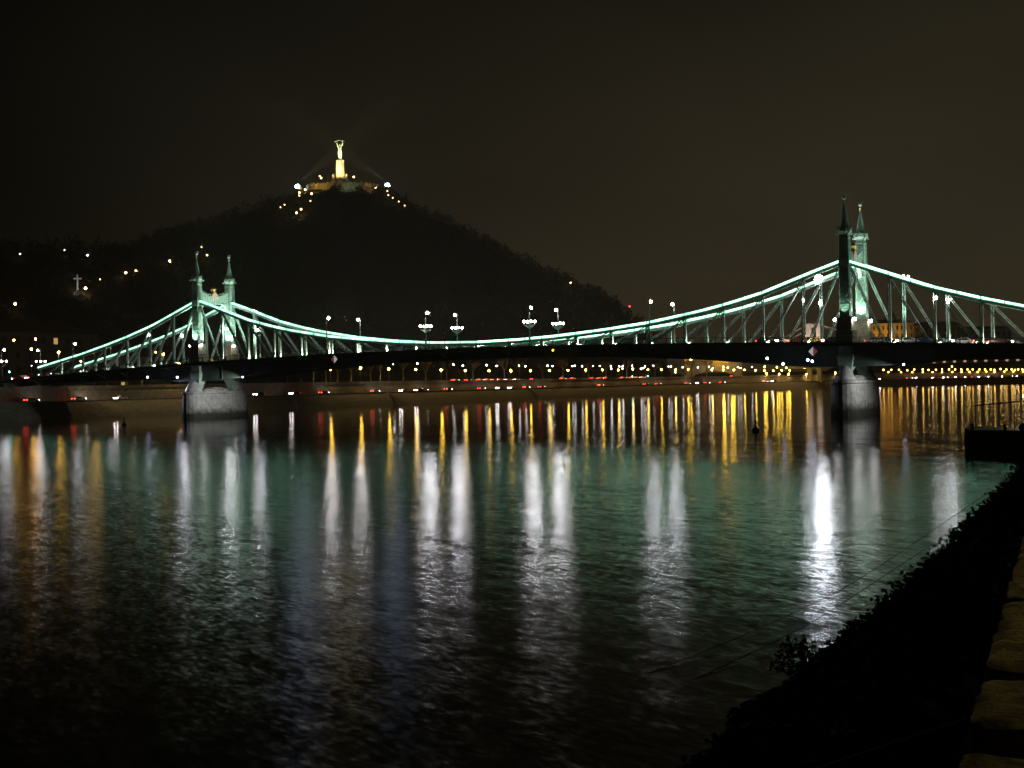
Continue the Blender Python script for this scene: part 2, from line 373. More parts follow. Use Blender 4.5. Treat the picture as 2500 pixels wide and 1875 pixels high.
# hill ------------------------------------------------------------------
RIDGE = []
for px, py, d in [(-260,640,560),(0,606,640),(230,604,700),(360,598,760),(430,568,800),(500,546,835),(590,518,855),(680,494,865),(746,466,870),(792,452,872),(831,450,875),(875,453,875),(905,459,872),
                  (940,470,870),(983,498,868),(1062,525,865),(1130,563,860),(1198,596,858),(1277,636,855),(1356,670,852),(1424,706,850),(1480,749,848),(1512,782,846)]:
    RIDGE.append(at(px, py, d))
def hill_h(x, y):
    h = -50
    for a, b in zip(RIDGE, RIDGE[1:]):
        dx, dy = b.x-a.x, b.y-a.y; t_ = ((x-a.x)*dx+(y-a.y)*dy)/(dx*dx+dy*dy); t_ = min(1, max(0, t_))
        dist = math.hypot(x-a.x-dx*t_, y-a.y-dy*t_); z = a.z+(b.z-a.z)*t_
        z -= .70*max(0, dist-4)
        h = max(h, z)
    if h > -40:
        dd = min(1, abs(h-146)/30)
        h += dd*(4*noise.noise((x*.018, y*.018, 0))+2*noise.noise((x*.06, y*.06, 3)))-2*dd
    return h
gx = [-960+9*i for i in range(int(690/9)+1)]; gy = [-420+9*i for i in range(int(1150/9)+1)]
HG = [[hill_h(x, y) for x in gx] for y in gy]
hm = MB(); hm.sheet([[(x, y, max(HG[j][i], UPZ-3)) for i, x in enumerate(gx)] for j, y in enumerate(gy)])
struct(hm, 'hill', mat('hill soil', (.028, .027, .018), .95, 0, .4, .05), smooth=True)
def hill_hit(px, py, lift=0):
    d = ray(px, py); t_ = 300
    while t_ < 1100:
        p = CAM+d*t_
        if p.z-lift < max(hill_h(p.x, p.y), UPZ): return p
        t_ += 1.5
    return CAM+d*870
# wooded slopes, one mass of bare crowns
wood = MB(); rnd = random.Random(3)
def crown(mb, cx_, cy_, cz_, r, h, n, s_):
    for _ in range(n):
        u_ = rnd.random(); th = rnd.random()*6.283; rr = r*math.sqrt(rnd.random())*math.sin(math.pi*(.15+.8*u_))
        p = Vector((cx_+math.cos(th)*rr, cy_+math.sin(th)*rr, cz_+h*u_))
        i0 = len(mb.v)
        for _k in range(3):
            mb.v.append(tuple(p+Vector((rnd.uniform(-1,1), rnd.uniform(-1,1), rnd.uniform(-1,1)))*s_))
        mb.f.append((i0, i0+1, i0+2))
def terrace(x, y):
    c_, s2 = math.cos(YAW), math.sin(YAW); dx, dy = x+453.8, y-438.8; u_ = dx*c_-dy*s2; v_ = dx*s2+dy*c_
    return (u_/26.5)**2+((v_-10)/19.5)**2 < 1
def cap(x, y):
    c_, s2 = math.cos(YAW), math.sin(YAW); dx, dy = x+453.8, y-438.8; u_ = dx*c_-dy*s2; v_ = dx*s2+dy*c_
    if abs(u_) > 36 or v_ > 20 or v_ < -70: return 999
    c0 = 145.5 if abs(u_) < 7 else (139.5 if u_ > 0 else 135.5)
    if 13 < u_ < 20: c0 = 142.5
    return c0+noise.noise((u_*.3, 0, 0))*1.2
for i in range(170):                                   # trees pressed against the terrace
    u_ = rnd.uniform(-29, 29); v_ = 10-20*math.sqrt(max(0, 1-(u_/29.5)**2))-rnd.uniform(.5, 12)
    x = -453.8+u_*math.cos(-YAW)-v_*math.sin(-YAW); y = 438.8+u_*math.sin(-YAW)+v_*math.cos(-YAW)
    if abs(u_) > 13 and rnd.random() < .55: continue
    h = hill_h(x, y); crown(wood, x, y, h-.5, rnd.uniform(1.6, 3), max(.6, min(rnd.uniform(4, 8.5), cap(x, y)-h)), 45, .7)
cnt = 0
while cnt < 4600:
    x = rnd.uniform(-760, -268); y = rnd.uniform(-120, 640); h = hill_h(x, y)
    if h < UPZ+2: continue
    if terrace(x, y): continue
    near = rnd.random()
    crown(wood, x, y, h-.5, rnd.uniform(2.2, 4.2), max(.8, min(rnd.uniform(5, 9.5), cap(x, y)-h)), 34, 1.05); cnt += 1
for i in range(260):                                  # the skyline trees
    a, b = RIDGE[1+i % (len(RIDGE)-2)], RIDGE[2+i % (len(RIDGE)-2)] if 2+i % (len(RIDGE)-2) < len(RIDGE) else RIDGE[-1]
    p = a.lerp(b, rnd.random()); x, y = p.x+rnd.uniform(-6,8), p.y+rnd.uniform(-8,5)
    if terrace(x, y): continue
    h = hill_h(x, y); crown(wood, x, y, h-.5, rnd.uniform(1.8, 3.4), max(.6, min(rnd.uniform(4, 7), cap(x, y)-h)), 45, .75)
wo = wood.build('wood', mat('bare wood', (.020, .020, .014), .95, 0, .3, .2)); wo['kind'] = 'stuff'; wo['label'] = 'dark bare woodland covering the steep hill'

# ------------------------------------------------------------------ the bridge
W = 12.9; S = 175.0; NP = 20; PL = S/NP
def zd(X): return 14.94+1.45*(1-((X+87.5)/87.5)**2)   # camber of the deck edge
MAIN = [(0,31.4),(6.2,29.4),(14,26.7),(17.4,25.5),(24.9,23.6),(31,22.3),(43,20.3),(54,19.1),(66,18.1),(76,17.6),(87.5,17.35)]
SIDE = [(0,31.3),(8.3,28.2),(16.3,25.2),(26,22.4),(34,20.4),(44,18.1),(61.4,14.75),(70,13.3)]
def zc(X):
    if -175 <= X <= 0: return lerp_tab(MAIN, min(-X, X+175))
    return lerp_tab(SIDE, X if X > 0 else -175-X)
BM = [(0,10.0),(8,10.15),(17.5,11.0),(31,12.2),(43,12.9),(60,13.7),(87.5,14.15)]
BS = [(0,10.0),(9,10.1),(17.5,10.9),(34,10.85),(48,10.6),(60,10.0),(78,9.2)]
def zb(X):
    if -175 <= X <= 0: return lerp_tab(BM, min(-X, X+175))
    return lerp_tab(BS, X if X > 0 else -175-X)
XE = 78.0
bridge = thing('bridge', 'green iron truss bridge with four spired towers and a mint glow along its floodlit chords', 'bridge', (-87.5, W/2, 0))
xs = [-S-XE+i*(S+2*XE)/120 for i in range(121)]
YS, YN = -3.6, W+3.6
dk = MB()
sec = [(YS,-.05),(YS,.0),(-1.2,0),(-1.2,-.25),(W+1.2,-.25),(W+1.2,0),(YN,0),(YN,-.75),(YS,-.75),(YS,-.05)]
dk.sheet([[(x, y, zd(x)+z) for y, z in sec] for x in xs]); dk.build('deck', asphalt, bridge)
for Y in (0, W):
    gm = MB(); t_ = .28
    gm.sheet([[(x, Y-t_, zd(x)-.76), (x, Y-t_, zb(x)+.35), (x, Y-.6, zb(x)+.35), (x, Y-.6, zb(x)), (x, Y+.6, zb(x)), (x, Y+.6, zb(x)+.35), (x, Y+t_, zb(x)+.35), (x, Y+t_, zd(x)-.76)] for x in xs])
    for i in range(-17, 38):
        x = -S+i*PL/1
        if -S-XE < x < XE: gm.box(x-.15, x+.15, Y-.55, Y+.55, zb(x)+.36, zd(x)-.77)
    gm.build('girder', green_dark, bridge)
# walkway brackets
for i in range(-8, 29):
    x = -S+i*PL
    if -S-XE < x < XE:
        for ya, yb in ((YS+.3,-.3),(YN-.3,W+.3)):
            MB().bar((x, ya, zd(x)-.85), (x, yb, zd(x)-2.0), .16).build('walkway_bracket', green_dark, bridge)
for Y, lab in ((YS+.08,'near'), (YN-.08,'far')):
    rm = MB()
    for i in range(len(xs)-1):
        a, b = xs[i], xs[i+1]
        for h_, w_ in ((1.05,.10),(.15,.07)): rm.bar((a,Y,zd(a)+h_),(b,Y,zd(b)+h_), w_)
        for k_ in range(5):
            x = a+(b-a)*k_/5; rm.box(x-.025, x+.025, Y-.025, Y+.025, zd(x)+.12, zd(x)+1.05)
        rm.box(a-.09, a+.09, Y-.09, Y+.09, zd(a), zd(a)+1.15)
    rm.build('railing', green_dark, bridge)
# chords with added glow strips for their floodlighting, posts, diagonals
for Y, so in ((0, -1), (W, -1)):
    spans = [[-S-62+62*i/24 for i in range(25)], [-S+S*i/60 for i in range(61)], [62*i/24 for i in range(25)]]
    for si, sp in enumerate(spans):
        sp = list(sp)
        if si == 0: sp[-1] -= .75
        if si == 1: sp[0] += .75; sp[-1] -= .75
        if si == 2: sp[0] += .75
        ch = MB(); hw, hh = .34, .42
        rows = []
        for x in sp:
            z = zc(x); rows.append([(x,Y-hw,z-hh),(x,Y+hw,z-hh),(x,Y+hw,z+hh),(x,Y-hw,z+hh),(x,Y-hw,z-hh)])
        ch.sheet(rows); co_ = ch.build('top_chord', green, bridge)
        parts_ = [(sp, G_strip)] if si == 0 else ([(sp[:31], G_strip), (sp[30:], G_strip2)] if si == 1 else [(sp, G_strip2)])
        for pi_, (sq, gm_) in enumerate(parts_):
            ls = MB(); rows = []
            for x in sq:
                if pi_ == 1 and x == sq[0]: x += .25
                z = zc(x)+hh; rows.append([(x,Y-hw-.10,z-.18),(x,Y+hw+.10,z-.18),(x,Y+hw+.10,z+.28),(x,Y-hw-.10,z+.28),(x,Y-hw-.10,z-.18)])
            ls.sheet(rows); ls.build('chord_glow', gm_, co_)
    pi = 0
    for i in range(-7, 28):
        x = -S+i*PL
        if i in (0, 20) or abs(x) > S+60: continue
        if x < -S-58 or x > 62: continue
        top = zc(x)-.3; bot = zd(x)-.25
        if top-bot < .35: continue
        pm = MB()
        for dx in (-.24, .24): pm.box(x+dx-.07, x+dx+.07, Y-.26, Y+.26, bot, top)
        n_ = max(1, int((top-bot)/.8))
        for k_ in range(n_):
            z0 = bot+(top-bot)*k_/n_; z1 = bot+(top-bot)*(k_+1)/n_; s_ = 1 if k_ % 2 else -1
            for yy in (-.24, .24): pm.bar((x-.2*s_, Y+yy, z0), (x+.2*s_, Y+yy, z1), .09)
        po = pm.build('post', green, bridge)
        um = MB(); um.sheet([[(x+.75, Y-.25, bot+.32), (x+.75, Y+.25, bot+.32)], [(x+1.1, Y-.25, bot+.32), (x+1.1, Y+.25, bot+.32)]])
        um.f = [tuple(reversed(q)) for q in um.f]
        um.build('uplight', G_up, po)
    segs = []
    for i in range(NP):
        if i < NP/2: segs.append((-S+i*PL, -S+(i+1)*PL))
        else: segs.append((-S+(i+1)*PL, -S+i*PL))
    for i in range(7): segs.append((i*PL, (i+1)*PL)); segs.append((-S-i*PL, -S-(i+1)*PL))
    for xt, xb in segs:
        if xb > 62 or xb < -S-62: continue
        if xt in (0, -S): xt += math.copysign(.9, xb-xt)
        xb2 = xb-math.copysign(.9, xb-xt)
        if zc(xt)-zd(xb) < 1.0: continue
        a = Vector((xt, Y, zc(xt)-.35)); b = Vector((xb2, Y, zd(xb2)-.2)); dm = MB(); d_ = (b-a).normalized(); nx = Vector((-d_.z, 0, d_.x))
        for s_ in (-1, 1): dm.bar(a+nx*.20*s_, b+nx*.20*s_, .42, .13)
        L_ = (b-a).length; n_ = max(2, int(L_/.8))
        for k_ in range(n_):
            s_ = 1 if k_ % 2 else -1
            for yy in (-.17, .17):
                y_ = Vector((0, yy, 0)); dm.bar(a+d_*(L_*k_/n_)+nx*.18*s_+y_, a+d_*(L_*(k_+1)/n_)-nx*.18*s_+y_, .08)
        dm.build('diagonal', green, bridge)
# towers
TX = (-S, 0.0)
for X in TX:
    for Y in (0, W):
        zb_ = zd(X)-.3; inn = 1 if Y == 0 else -1
        bs = MB()
        bs.lathe(X, Y, [(1.72,zb_),(1.72,17.2),(1.85,17.25),(1.85,17.45),(1.50,17.5),(1.45,19.5),(1.62,19.7),(1.62,20.0),(1.2,20.05)], 4, True)
        tw = MB()
        prof = [(1.02,20.05),(.98,22.5),(.95,30.2),(1.06,30.5),(1.06,31.9),(.92,32.2),(.90,36.0),(.98,36.1),(.98,36.3),(.88,36.4),(.90,37.2)]
        tw.lathe(X, Y, prof, 4, True)
        # panel frames standing proud of the shaft
        for k_ in range(9):
            z0 = 20.6+k_*1.05
            for sx, sy in ((1,0),(-1,0),(0,1),(0,-1)):
                for dz in (0.0,):
                    if sx: tw.box(X+sx*1.02-.06, X+sx*1.02+.06, Y-.95, Y+.95, z0-.07, z0+.07)
                    else: tw.box(X-.95, X+.95, Y+sy*1.02-.06, Y+sy*1.02+.06, z0-.07, z0+.07)
                s1 = 1 if k_ % 2 else -1
                if sx: tw.bar((X+sx*1.01, Y-.8*s1, z0), (X+sx*1.01, Y+.8*s1, z0+1.05), .13)
                else: tw.bar((X-.8*s1, Y+sy*1.01, z0), (X+.8*s1, Y+sy*1.01, z0+1.05), .13)
        for cx_, cy_ in ((1,1),(1,-1),(-1,1),(-1,-1)):
            tw.bar((X+cx_*.97, Y+cy_*.97, 20.1), (X+cx_*.88, Y+cy_*.88, 36.0), .22)
        # upper windows
        for sx, sy in ((1,0),(-1,0),(0,1),(0,-1)):
            for o_ in (-.38, .38):
                if sx: tw.box(X+sx*.9, X+sx*.98, Y+o_-.26, Y+o_+.26, 32.7, 35.6)
                else: tw.box(X+o_-.26, X+o_+.26, Y+sy*.9, Y+sy*.98, 32.7, 35.6)
        tower = tw.build('tower', green, bridge)
        bs.build('base_block', base_stone, tower)
        cl = MB(); cl.lathe(X, Y, [(.95,36.9),(1.28,37.35),(1.40,37.5),(1.42,38.15),(1.30,38.3),(.86,38.4),(.80,38.7)], 8, True)
        for k_ in range(8):
            a_ = math.pi/4*k_; cl.bar((X+1.35*math.cos(a_), Y+1.35*math.sin(a_), 38.1), (X+1.35*math.cos(a_), Y+1.35*math.sin(a_), 38.75), .18, w2=.06)
        for cx_, cy_ in ((1,1),(1,-1),(-1,1),(-1,-1)): cl.ball((X+cx_*1.15, Y+cy_*1.15, 37.2), .28)
        cl.build('collar', green, tower)
        spm = MB(); spm.lathe(X, Y, [(.80,38.65),(.74,39.6),(.78,39.65),(.70,39.8),(.16,43.1),(.22,43.2),(.14,43.35)], 8, True); spm.build('spire', green, tower)
        fm = MB(); fm.lathe(X, Y, [(.12,43.35),(.28,43.5),(.30,43.7),(.12,43.9)], 8)
        fm.build('gilt_knob', gilt, tower)
        bm_ = MB().ball((X, Y, 44.35), .42, 10, 6)
        for s_ in (-1, 1): bm_.bar((X, Y, 44.6), (X+s_*.7, Y, 45.0), .22, .1, w2=.05)
        bm_.bar((X, Y, 44.5), (X, Y, 45.1), .2, w2=.08)
        bm_.build('finial', mat('finial glass and bronze', (.62,.62,.66), .3, .1), tower, smooth=True)
    # portal between the two towers
    pm = MB(); n_ = 24; top = []; bot = []
    for i in range(n_+1):
        y = .9+(W-1.8)*i/n_; u_ = abs(i/n_-.5)*2
        zt_ = 33.1+1.5*u_**2; zb_ = 31.0-2.6*max(0, (u_-.55)/.45)**2
        top.append((y, zt_)); bot.append((y, zb_))
    rows = [[(X-.35, y, z) for y, z in bot], [(X-.35, y, z) for y, z in top], [(X+.35, y, z) for y, z in top], [(X+.35, y, z) for y, z in bot], [(X-.35, y, z) for y, z in bot]]
    pm.sheet(rows)
    for i in range(1, n_, 1):
        y, z = top[i]; pm.box(X-.2, X+.2, y-.12, y+.12, z, z+.55)
    pm.box(X-.45, X+.45, .9, W-.9, 31.0, 31.25)
    for i in range(1, 12):
        y = .9+(W-1.8)*i/12
        for sx in (-1, 1): pm.box(X+sx*.40-.05, X+sx*.40+.05, y-.08, y+.08, 31.3, 33.0)
    po = pm.build('portal', green, bridge)
    cm = MB(); cm.prism([(-1.0,0),(1.0,0),(1.1,1.2),(.6,1.7),(0,2.0),(-.6,1.7),(-1.1,1.2)], -.5, .5)
    cm.v = [(X+y, W/2+x, 32.3+z) for x, y, z in cm.v]; cm.build('crest', mat('painted coat of arms', (.50,.30,.24), .6, 0, .4, 3), po)
    cw = MB().lathe(X, W/2, [(.5,34.3),(.62,34.4),(.62,34.7),(.8,35.1),(.45,35.5),(.1,35.8)], 8); cw.build('crown', gilt, po)
# piers
for X in TX:
    def oval(hx, ya, yb, z, n=9):
        p = [(X+hx*math.sin(math.pi*(i/n-.5)), ya-hx*1.15*math.cos(math.pi*(i/n-.5)), z) for i in range(n+1)]
        return p+[(X-hx*math.sin(math.pi*(i/n-.5)), yb+hx*1.15*math.cos(math.pi*(i/n-.5)), z) for i in range(n+1)]
    pm = MB(); lev = [(2.75,-1),(2.7,1.2),(2.5,6.55),(2.78,6.7),(2.78,7.15),(2.35,7.2)]
    rows = [(lambda o: o+[o[0]])(oval(hx, -2.4, W+2.4, z)) for hx, z in lev]
    pm.sheet(rows); o = oval(2.35, -2.4, W+2.4, 7.2); i0 = len(pm.v); pm.v += o; pm.f.append(tuple(range(i0, i0+len(o))))
    pier = pm.build('pier', pier_stone, bridge, label='grey granite pier with rounded ends and dark waterline')
    for Y, s_ in ((-1.9,-1), (W+1.9,1)):
        cm = MB(); cm.lathe(X, Y, [(2.3,7.15),(2.1,7.9),(1.5,9.0),(.95,9.9),(.5,10.3)], 10, ry=1.15); cm.build('pier_cap', pier_stone, pier, smooth=True)
    cm = MB(); cm.lathe(X, W/2, [(2.1,7.15),(1.9,7.8),(1.2,8.3)], 12, ry=2.4); cm.build('pier_cap', pier_stone, pier, smooth=True)
    for Y in (0, W):
        bm_ = MB(); bm_.lathe(X, Y, [(.8,8.0),(1.0,9.2),(1.35,9.9),(1.45,10.6),(1.45,11.4),(1.6,11.6),(1.6,12.2),(1.3,12.9),(1.3,zd(X)-.76)], 4, True); bm_.build('bearing', green, bridge)
# abutments
for X0, X1 in ((-S-XE-16, -S-XE+7), (XE-4, XE+20)):
    am = MB(); am.box(X0, X1, -5.2, W+5.2, -1 if X0 > 0 else 3.0, zd(X1 if X0 < 0 else X0)-1.3); am.box(X0, X1, -5.5, W+5.5, zd(X1 if X0 < 0 else X0)-1.3, zd(X1 if X0 < 0 else X0)-.9)
    am.build('abutment', quay_stone, bridge)
# approach road on the far side
struct(MB().sheet([[(-S-XE-400, -9, 9.3), (-S-XE-60, -9, 10.4), (-S-XE, -9, zd(-S-XE)-.3)], [(-S-XE-400, W+9, 9.3), (-S-XE-60, W+9, 10.4), (-S-XE, W+9, zd(-S-XE)-.3)]]), 'approach_road', asphalt)
# tower uplights (on the ledges of the base blocks) and pier floods
MINT = (.62, 1.0, .78)
for X in TX:
    for Y in (0, W):
        inn = 1 if Y == 0 else -1
        spot('uplight_beam', (X, Y+inn*1.75, 20.4), (X, Y+inn*.9, 29), 4500, MINT, 80, .8, .2, bridge)
        if Y == 0: spot('uplight_beam', (X, Y-1.8, 20.4), (X, Y-.9, 29), 5000 if X < -1 else 700, MINT, 80, .8, .2, bridge)
        for sx in (-1, 1): spot('uplight_beam', (X+sx*1.75, Y+inn*.8, 20.4), (X+sx*.9, Y, 29), 900 if X == 0 else 5500, MINT, 80, .8, .2, bridge)
        spot('uplight_beam', (X, W/2, zd(X)+1), (X, Y, 34), 9000, MINT, 60, .7, .3, bridge)
    for Y in ((0, W) if X < -1 else (W,)):
        spot('uplight_beam', (X+12, Y+(3 if Y == 0 else -3), zd(X)+1), (X+.5, Y, 34), 26000 if X < -1 else 16000, (.72,1,.84), 50, .8, .3, bridge)
    for sx in (-1, 1): spot('portal_beam', (X+sx*7, W/2, zd(X)+2), (X, W/2, 33), 9000, (.8,1,.9), 55, .7, .3, bridge)

# ------------------------------------------------------------------ floodlights on the bridge
def floodlight(p, mt, r, label, group=None, beam=None, name='floodlight'):
    t_ = thing(name, label, 'floodlight', p, group)
    t_['_local'] = 1
    h = MB().box(-r*.9, r*.9, r*.75, r*1.5, -r*.9, r*.9).box(-.05, .05, r*1.0, r*1.2, -r*2.2, -r*.8); h.build('housing', iron, t_)
    MB().ball((0,0,0), r, 10, 6).build('lens', mt, t_, smooth=True)
    if beam: spot('beam', p, beam[0], beam[1], beam[2], beam[3], .8, r*.5, t_, r*2.2)
    return t_
p = on(1998, 681, 1, W); floodlight(p, G_flood, .85, 'glaring white floodlight on the far chord left of the near tower', beam=None)
for i, q in enumerate([(2206,673),(2218,675)]):
    p = on(*q, 1, W); floodlight(p, G_white, .2, 'small white floodlight on top of the right hand chord, %s of a pair' % ('left' if i == 0 else 'right'), 'floodlight pair on the right hand chord')
for i, q in enumerate([(618,757),(626,761)]):
    p = on(*q, 1, W); floodlight(p, G_head, .2, 'small white floodlight above the chord right of the far tower, %s of a pair' % ('left' if i == 0 else 'right'), 'floodlight pair right of the far tower')
PF = [((360,921),-S), ((433,921),-S), ((1873,875),0), ((1972,878.6),0), ((1983,882),0), ((1911.7,888.5),0)]
PL_ = ['outer bluish floodlight under the deck left of the far pier','inner bluish floodlight under the deck beside the far pier','bluish floodlight under the deck farthest left of the near pier',
       'upper bluish floodlight under the deck left of the near pier','lower bluish floodlight under the deck nearest the near pier','bluish floodlight hanging lowest under the deck left of the near pier']
for (q, X), lb in zip(PF, PL_):
    p = on(*q, 1, -3.5)
    floodlight(p, G_floodb, .26, lb, 'floodlights under the deck', ((X, -3, 4.5), 5500 if X < 0 else 120, (.80,.88,1), 60))

for X, xo, lb in ((-S, 18, 'floodlight under the deck right of the far pier, turned to the pier'), (0, 12, 'floodlight under the deck right of the near pier, turned to the pier')):
    p = Vector((X+xo, -3.0, zb(X+xo)-.2)); floodlight(p, G_floodb, .2, lb, 'floodlights under the deck', ((X+1.5, 2 if X < 0 else .5, 3.2), 10500 if X < 0 else 5500, (.95,.96,.95), 84 if X < 0 else 96))

# ------------------------------------------------------------------ lamps on the bridge
def lamp_master(kind, arm, dim=False):
    """standing at its own origin; arm points to the roadway"""
    t_ = bpy.data.objects.new('candelabra_lamp' if kind == 'c' else 'street_lamp', None); COL.objects.link(t_); t_['_local'] = 1
    pm = MB(); H = 9.6
    pm.lathe(0, 0, [(.45,0),(.42,.6),(.28,.8),(.20,1.4),(.24,2.2),(.16,2.4),(.13,5.0 if kind == 'c' else 6.0),(.22,5.1 if kind == 'c' else 6.1),(.10,5.4 if kind == 'c' else 6.3),(.09,7.6),(.20,7.75),(.20,8.0),(.08,8.1),(.06,H)], 8)
    pm.build('pole', iron, t_, smooth=False)
    am = MB(); am.path([(0,0,H-.3),(0,arm*.25,H+.15),(0,arm*.75,H+.22),(0,arm*1.0,H-.02)], .09); am.build('arm', iron, t_)
    MB().ball((0,arm*1.0,H-.32), .30, 10, 6).build('lantern', G_topd if dim else G_top, t_, smooth=True)
    if kind == 'c':
        tm = MB(); tm.lathe(0, 0, [(.15,4.3),(.5,4.55),(1.1,4.95),(1.35,5.2),(1.35,5.3),(.2,5.25)], 12)
        tm.build('bracket_dish', iron, t_)
        for k_ in range(4):
            a_ = R(48)+math.pi/2*k_; x, y = 1.3*math.cos(a_), 1.3*math.sin(a_)
            gm = MB().ball((x, y, 5.98), .27, 10, 6); g_ = gm.build('globe', G_whited if dim else G_white, t_, smooth=True)
            MB().lathe(x, y, [(.1,5.3),(.06,5.5),(.14,5.64),(.1,5.7)], 6).build('globe_holder', iron, g_)
    return t_
masters = {}
LX = [(-101.4,'c'),(-72.9,'c'),(-131.2,'s'),(-43.0,'s'),(-165.0,'s'),(-8.9,'s'),(17.7,'s'),(-192.8,'s'),(-222.0,'s'),(-252.0,'c'),(46.5,'s')]
names_x = {-101.4:'left of mid bridge', -72.9:'right of mid bridge', -131.2:'halfway between the far tower and mid bridge', -43.0:'halfway between mid bridge and the near tower',
   -165.0:'just right of the far tower', -8.9:'just left of the near tower', 17.7:'right of the near tower', -192.8:'left of the far tower', -222.0:'near the far end of the bridge', -252.0:'at the far bridgehead', 46.5:'on the near approach'}
for X, kd in LX:
    for Y, arm in ((-.75, 1), (W+.75, -1)):
        if X > 40 and Y < 0: pass
        key = (kd, arm, X < -200)
        if key not in masters: o = masters[key] = lamp_master(kd, arm, X < -200)
        else: o = copy_tree(masters[key])
        zl = {-192.8:22.9+.5, -222:21.4+.4, -252:20.95, 17.7:23.1+.4, -8.9:23.9+.3, -165:23.7+.3, 46.5:21.5}.get(X, 25.5)
        o.location = (X, Y, max(zd(X)-.05, 8.5)); sc_ = (zl-o.location.z)/9.55; o.scale = (1, 1, sc_) if kd == 's' else (1,1,sc_)
        side = 'front' if arm > 0 else 'rear'
        tag(o, ('%s lamp with four white globes, %s side of the bridge, %s' if kd == 'c' else '%s white bridge lamp on the %s side, %s') % ('candelabra' if kd == 'c' else 'tall', side, names_x[X]), 'street lamp', 'lamps standing on the bridge')
# pairs of globes on the tower bases
i = 0
for X in TX:
    wall_master = None
    for Y in (0, W):
        for sx in (-1, 1):
            if wall_master is None:
                o = wall_master = bpy.data.objects.new('wall_lamp', None); COL.objects.link(o); o['_local'] = 1
                MB().ball((0,0,0), .30, 10, 6).build('globe', G_whited if X < -1 else G_white, o, smooth=True)
                MB().path([(0,0,-.3),(0,0,-.55),(-.5,0,-.6)], .1).build('arm', iron, o)
            else: o = copy_tree(wall_master)
            o.location = (X+sx*2.05, Y-.9, 19.65); o.rotation_euler = (0,0,0 if sx > 0 else math.pi)
            tag(o, 'white globe at the %s of the %s tower base, %s tower pair' % ('right' if sx > 0 else 'left', 'front' if Y == 0 else 'rear', 'far' if X < -1 else 'near'), 'wall lamp', 'globe lamps on the tower bases')
# navigation marks on the girder
for nm, q, dz in (('far', (816,877), 1), ('near', (1985,858), 1)):
    p = on(*q, 1, -3.75); t_ = thing('navigation_sign', 'white and red diamond sign on the deck edge %s' % ('right of the far tower' if nm == 'far' else 'beside the near tower'), 'sign', p, 'navigation signs on the bridge')
    t_['_local'] = 1; s_ = .95; d_ = 1 if nm == 'near' else -1
    MB().prism([(0,-s_),(.02,-s_),(.02,s_),(0,s_),(-s_*d_,0)] if d_ > 0 else [(0,s_),(.02,s_),(.02,-s_),(0,-s_),(s_,0)], -.05, .05).build('white_half', glow('sign white', (.8,.95,.95), .38), t_)
    MB().prism([(.02,-s_),(s_,0),(.02,s_)] if d_ > 0 else [(0,s_),(-s_,0),(0,-s_)], -.05, .05).build('red_half', glow('sign red', (.5,.08,.14), .28), t_)
    MB().box(-.06, .06, .1, .5, -.1, .9).build('bracket', iron, t_)
p = on(1350, 855, 1, -3.8); t_ = thing('navigation_light', 'small amber navigation light under the deck edge at mid span', 'signal light', p); t_['_local'] = 1
MB().ball((0,0,0), .22).build('lens', G_amber, t_); MB().box(-.15, .15, .1, .5, .1, .3).build('housing', iron, t_)

# ------------------------------------------------------------------ cars
def car_master(mt_body, kind='car', mt_head=None, mt_tail=None):
    o = bpy.data.objects.new('car' if kind != 'bus' else 'bus', None); COL.objects.link(o); o['_local'] = 1
    if kind == 'bus':
        b = MB().box(-5.6, 5.6, -1.25, 1.25, .4, 3.0); b.build('body', mt_body, o)
        MB().box(-5.3, 5.3, -1.28, 1.28, 1.3, 2.4).build('window_band', glow('bus window', (.72,.80,1.0), .9), o)
        L_, hw, hz = 5.6, 1.25, .75; wx = (-3.2, 3.4)
    else:
        b = MB(); prof = [(-2.1,.35),(2.1,.35),(2.15,.62),(1.95,.80),(1.0,.93),(.45,1.38),(-1.0,1.43),(-1.75,.98),(-2.12,.92)]
        b.prism(prof, -.86, .86); b.build('body', mt_body, o)
        g = MB().prism([(.92,.95),(.42,1.34),(-.95,1.38),(-1.6,1.0)], -.875, .875); g.build('window', glassdark, o)
        L_, hw, hz = 2.1, .86, .68; wx = (-1.3, 1.35)
    for x in wx:
        for s_ in (-1, 1):
            w_ = MB().lathe(0, 0, [(.33,-.11),(.33,.11)], 10); w_.v = [(a+x, c_*1+s_*(hw-.06), b_+.33) for a, b_, c_ in w_.v]; w_.build('wheel', tyre, o)
    for s_ in (-1, 1):
        MB().box(L_-.06, L_+.10, s_*.6-.24, s_*.6+.24, hz-.12, hz+.13).build('headlight', mt_head or G_head, o)
        MB().box(-L_-.10, -L_+.03, s_*.62-.20, s_*.62+.20, hz+.0, hz+.22).build('taillight', mt_tail or G_tail, o)
    return o
CM = {}
CARCOL = {'silver': (.42,.43,.45), 'black': (.02,.02,.022), 'dark red': (.16,.02,.02), 'white': (.7,.7,.68), 'yellow': (.7,.42,.02), 'dark blue': (.02,.03,.09)}
def car(colour, loc, rz, label, group, head=None, tail=None):
    k_ = (colour, head.name if head else '', tail.name if tail else '')
    if k_ not in CM: o = CM[k_] = car_master(mat('car '+colour, CARCOL[colour], .3), 'car', head, tail)
    else: o = copy_tree(CM[k_])
    o.location = loc; o.rotation_euler = (0,0,rz); return tag(o, label, 'car', group)
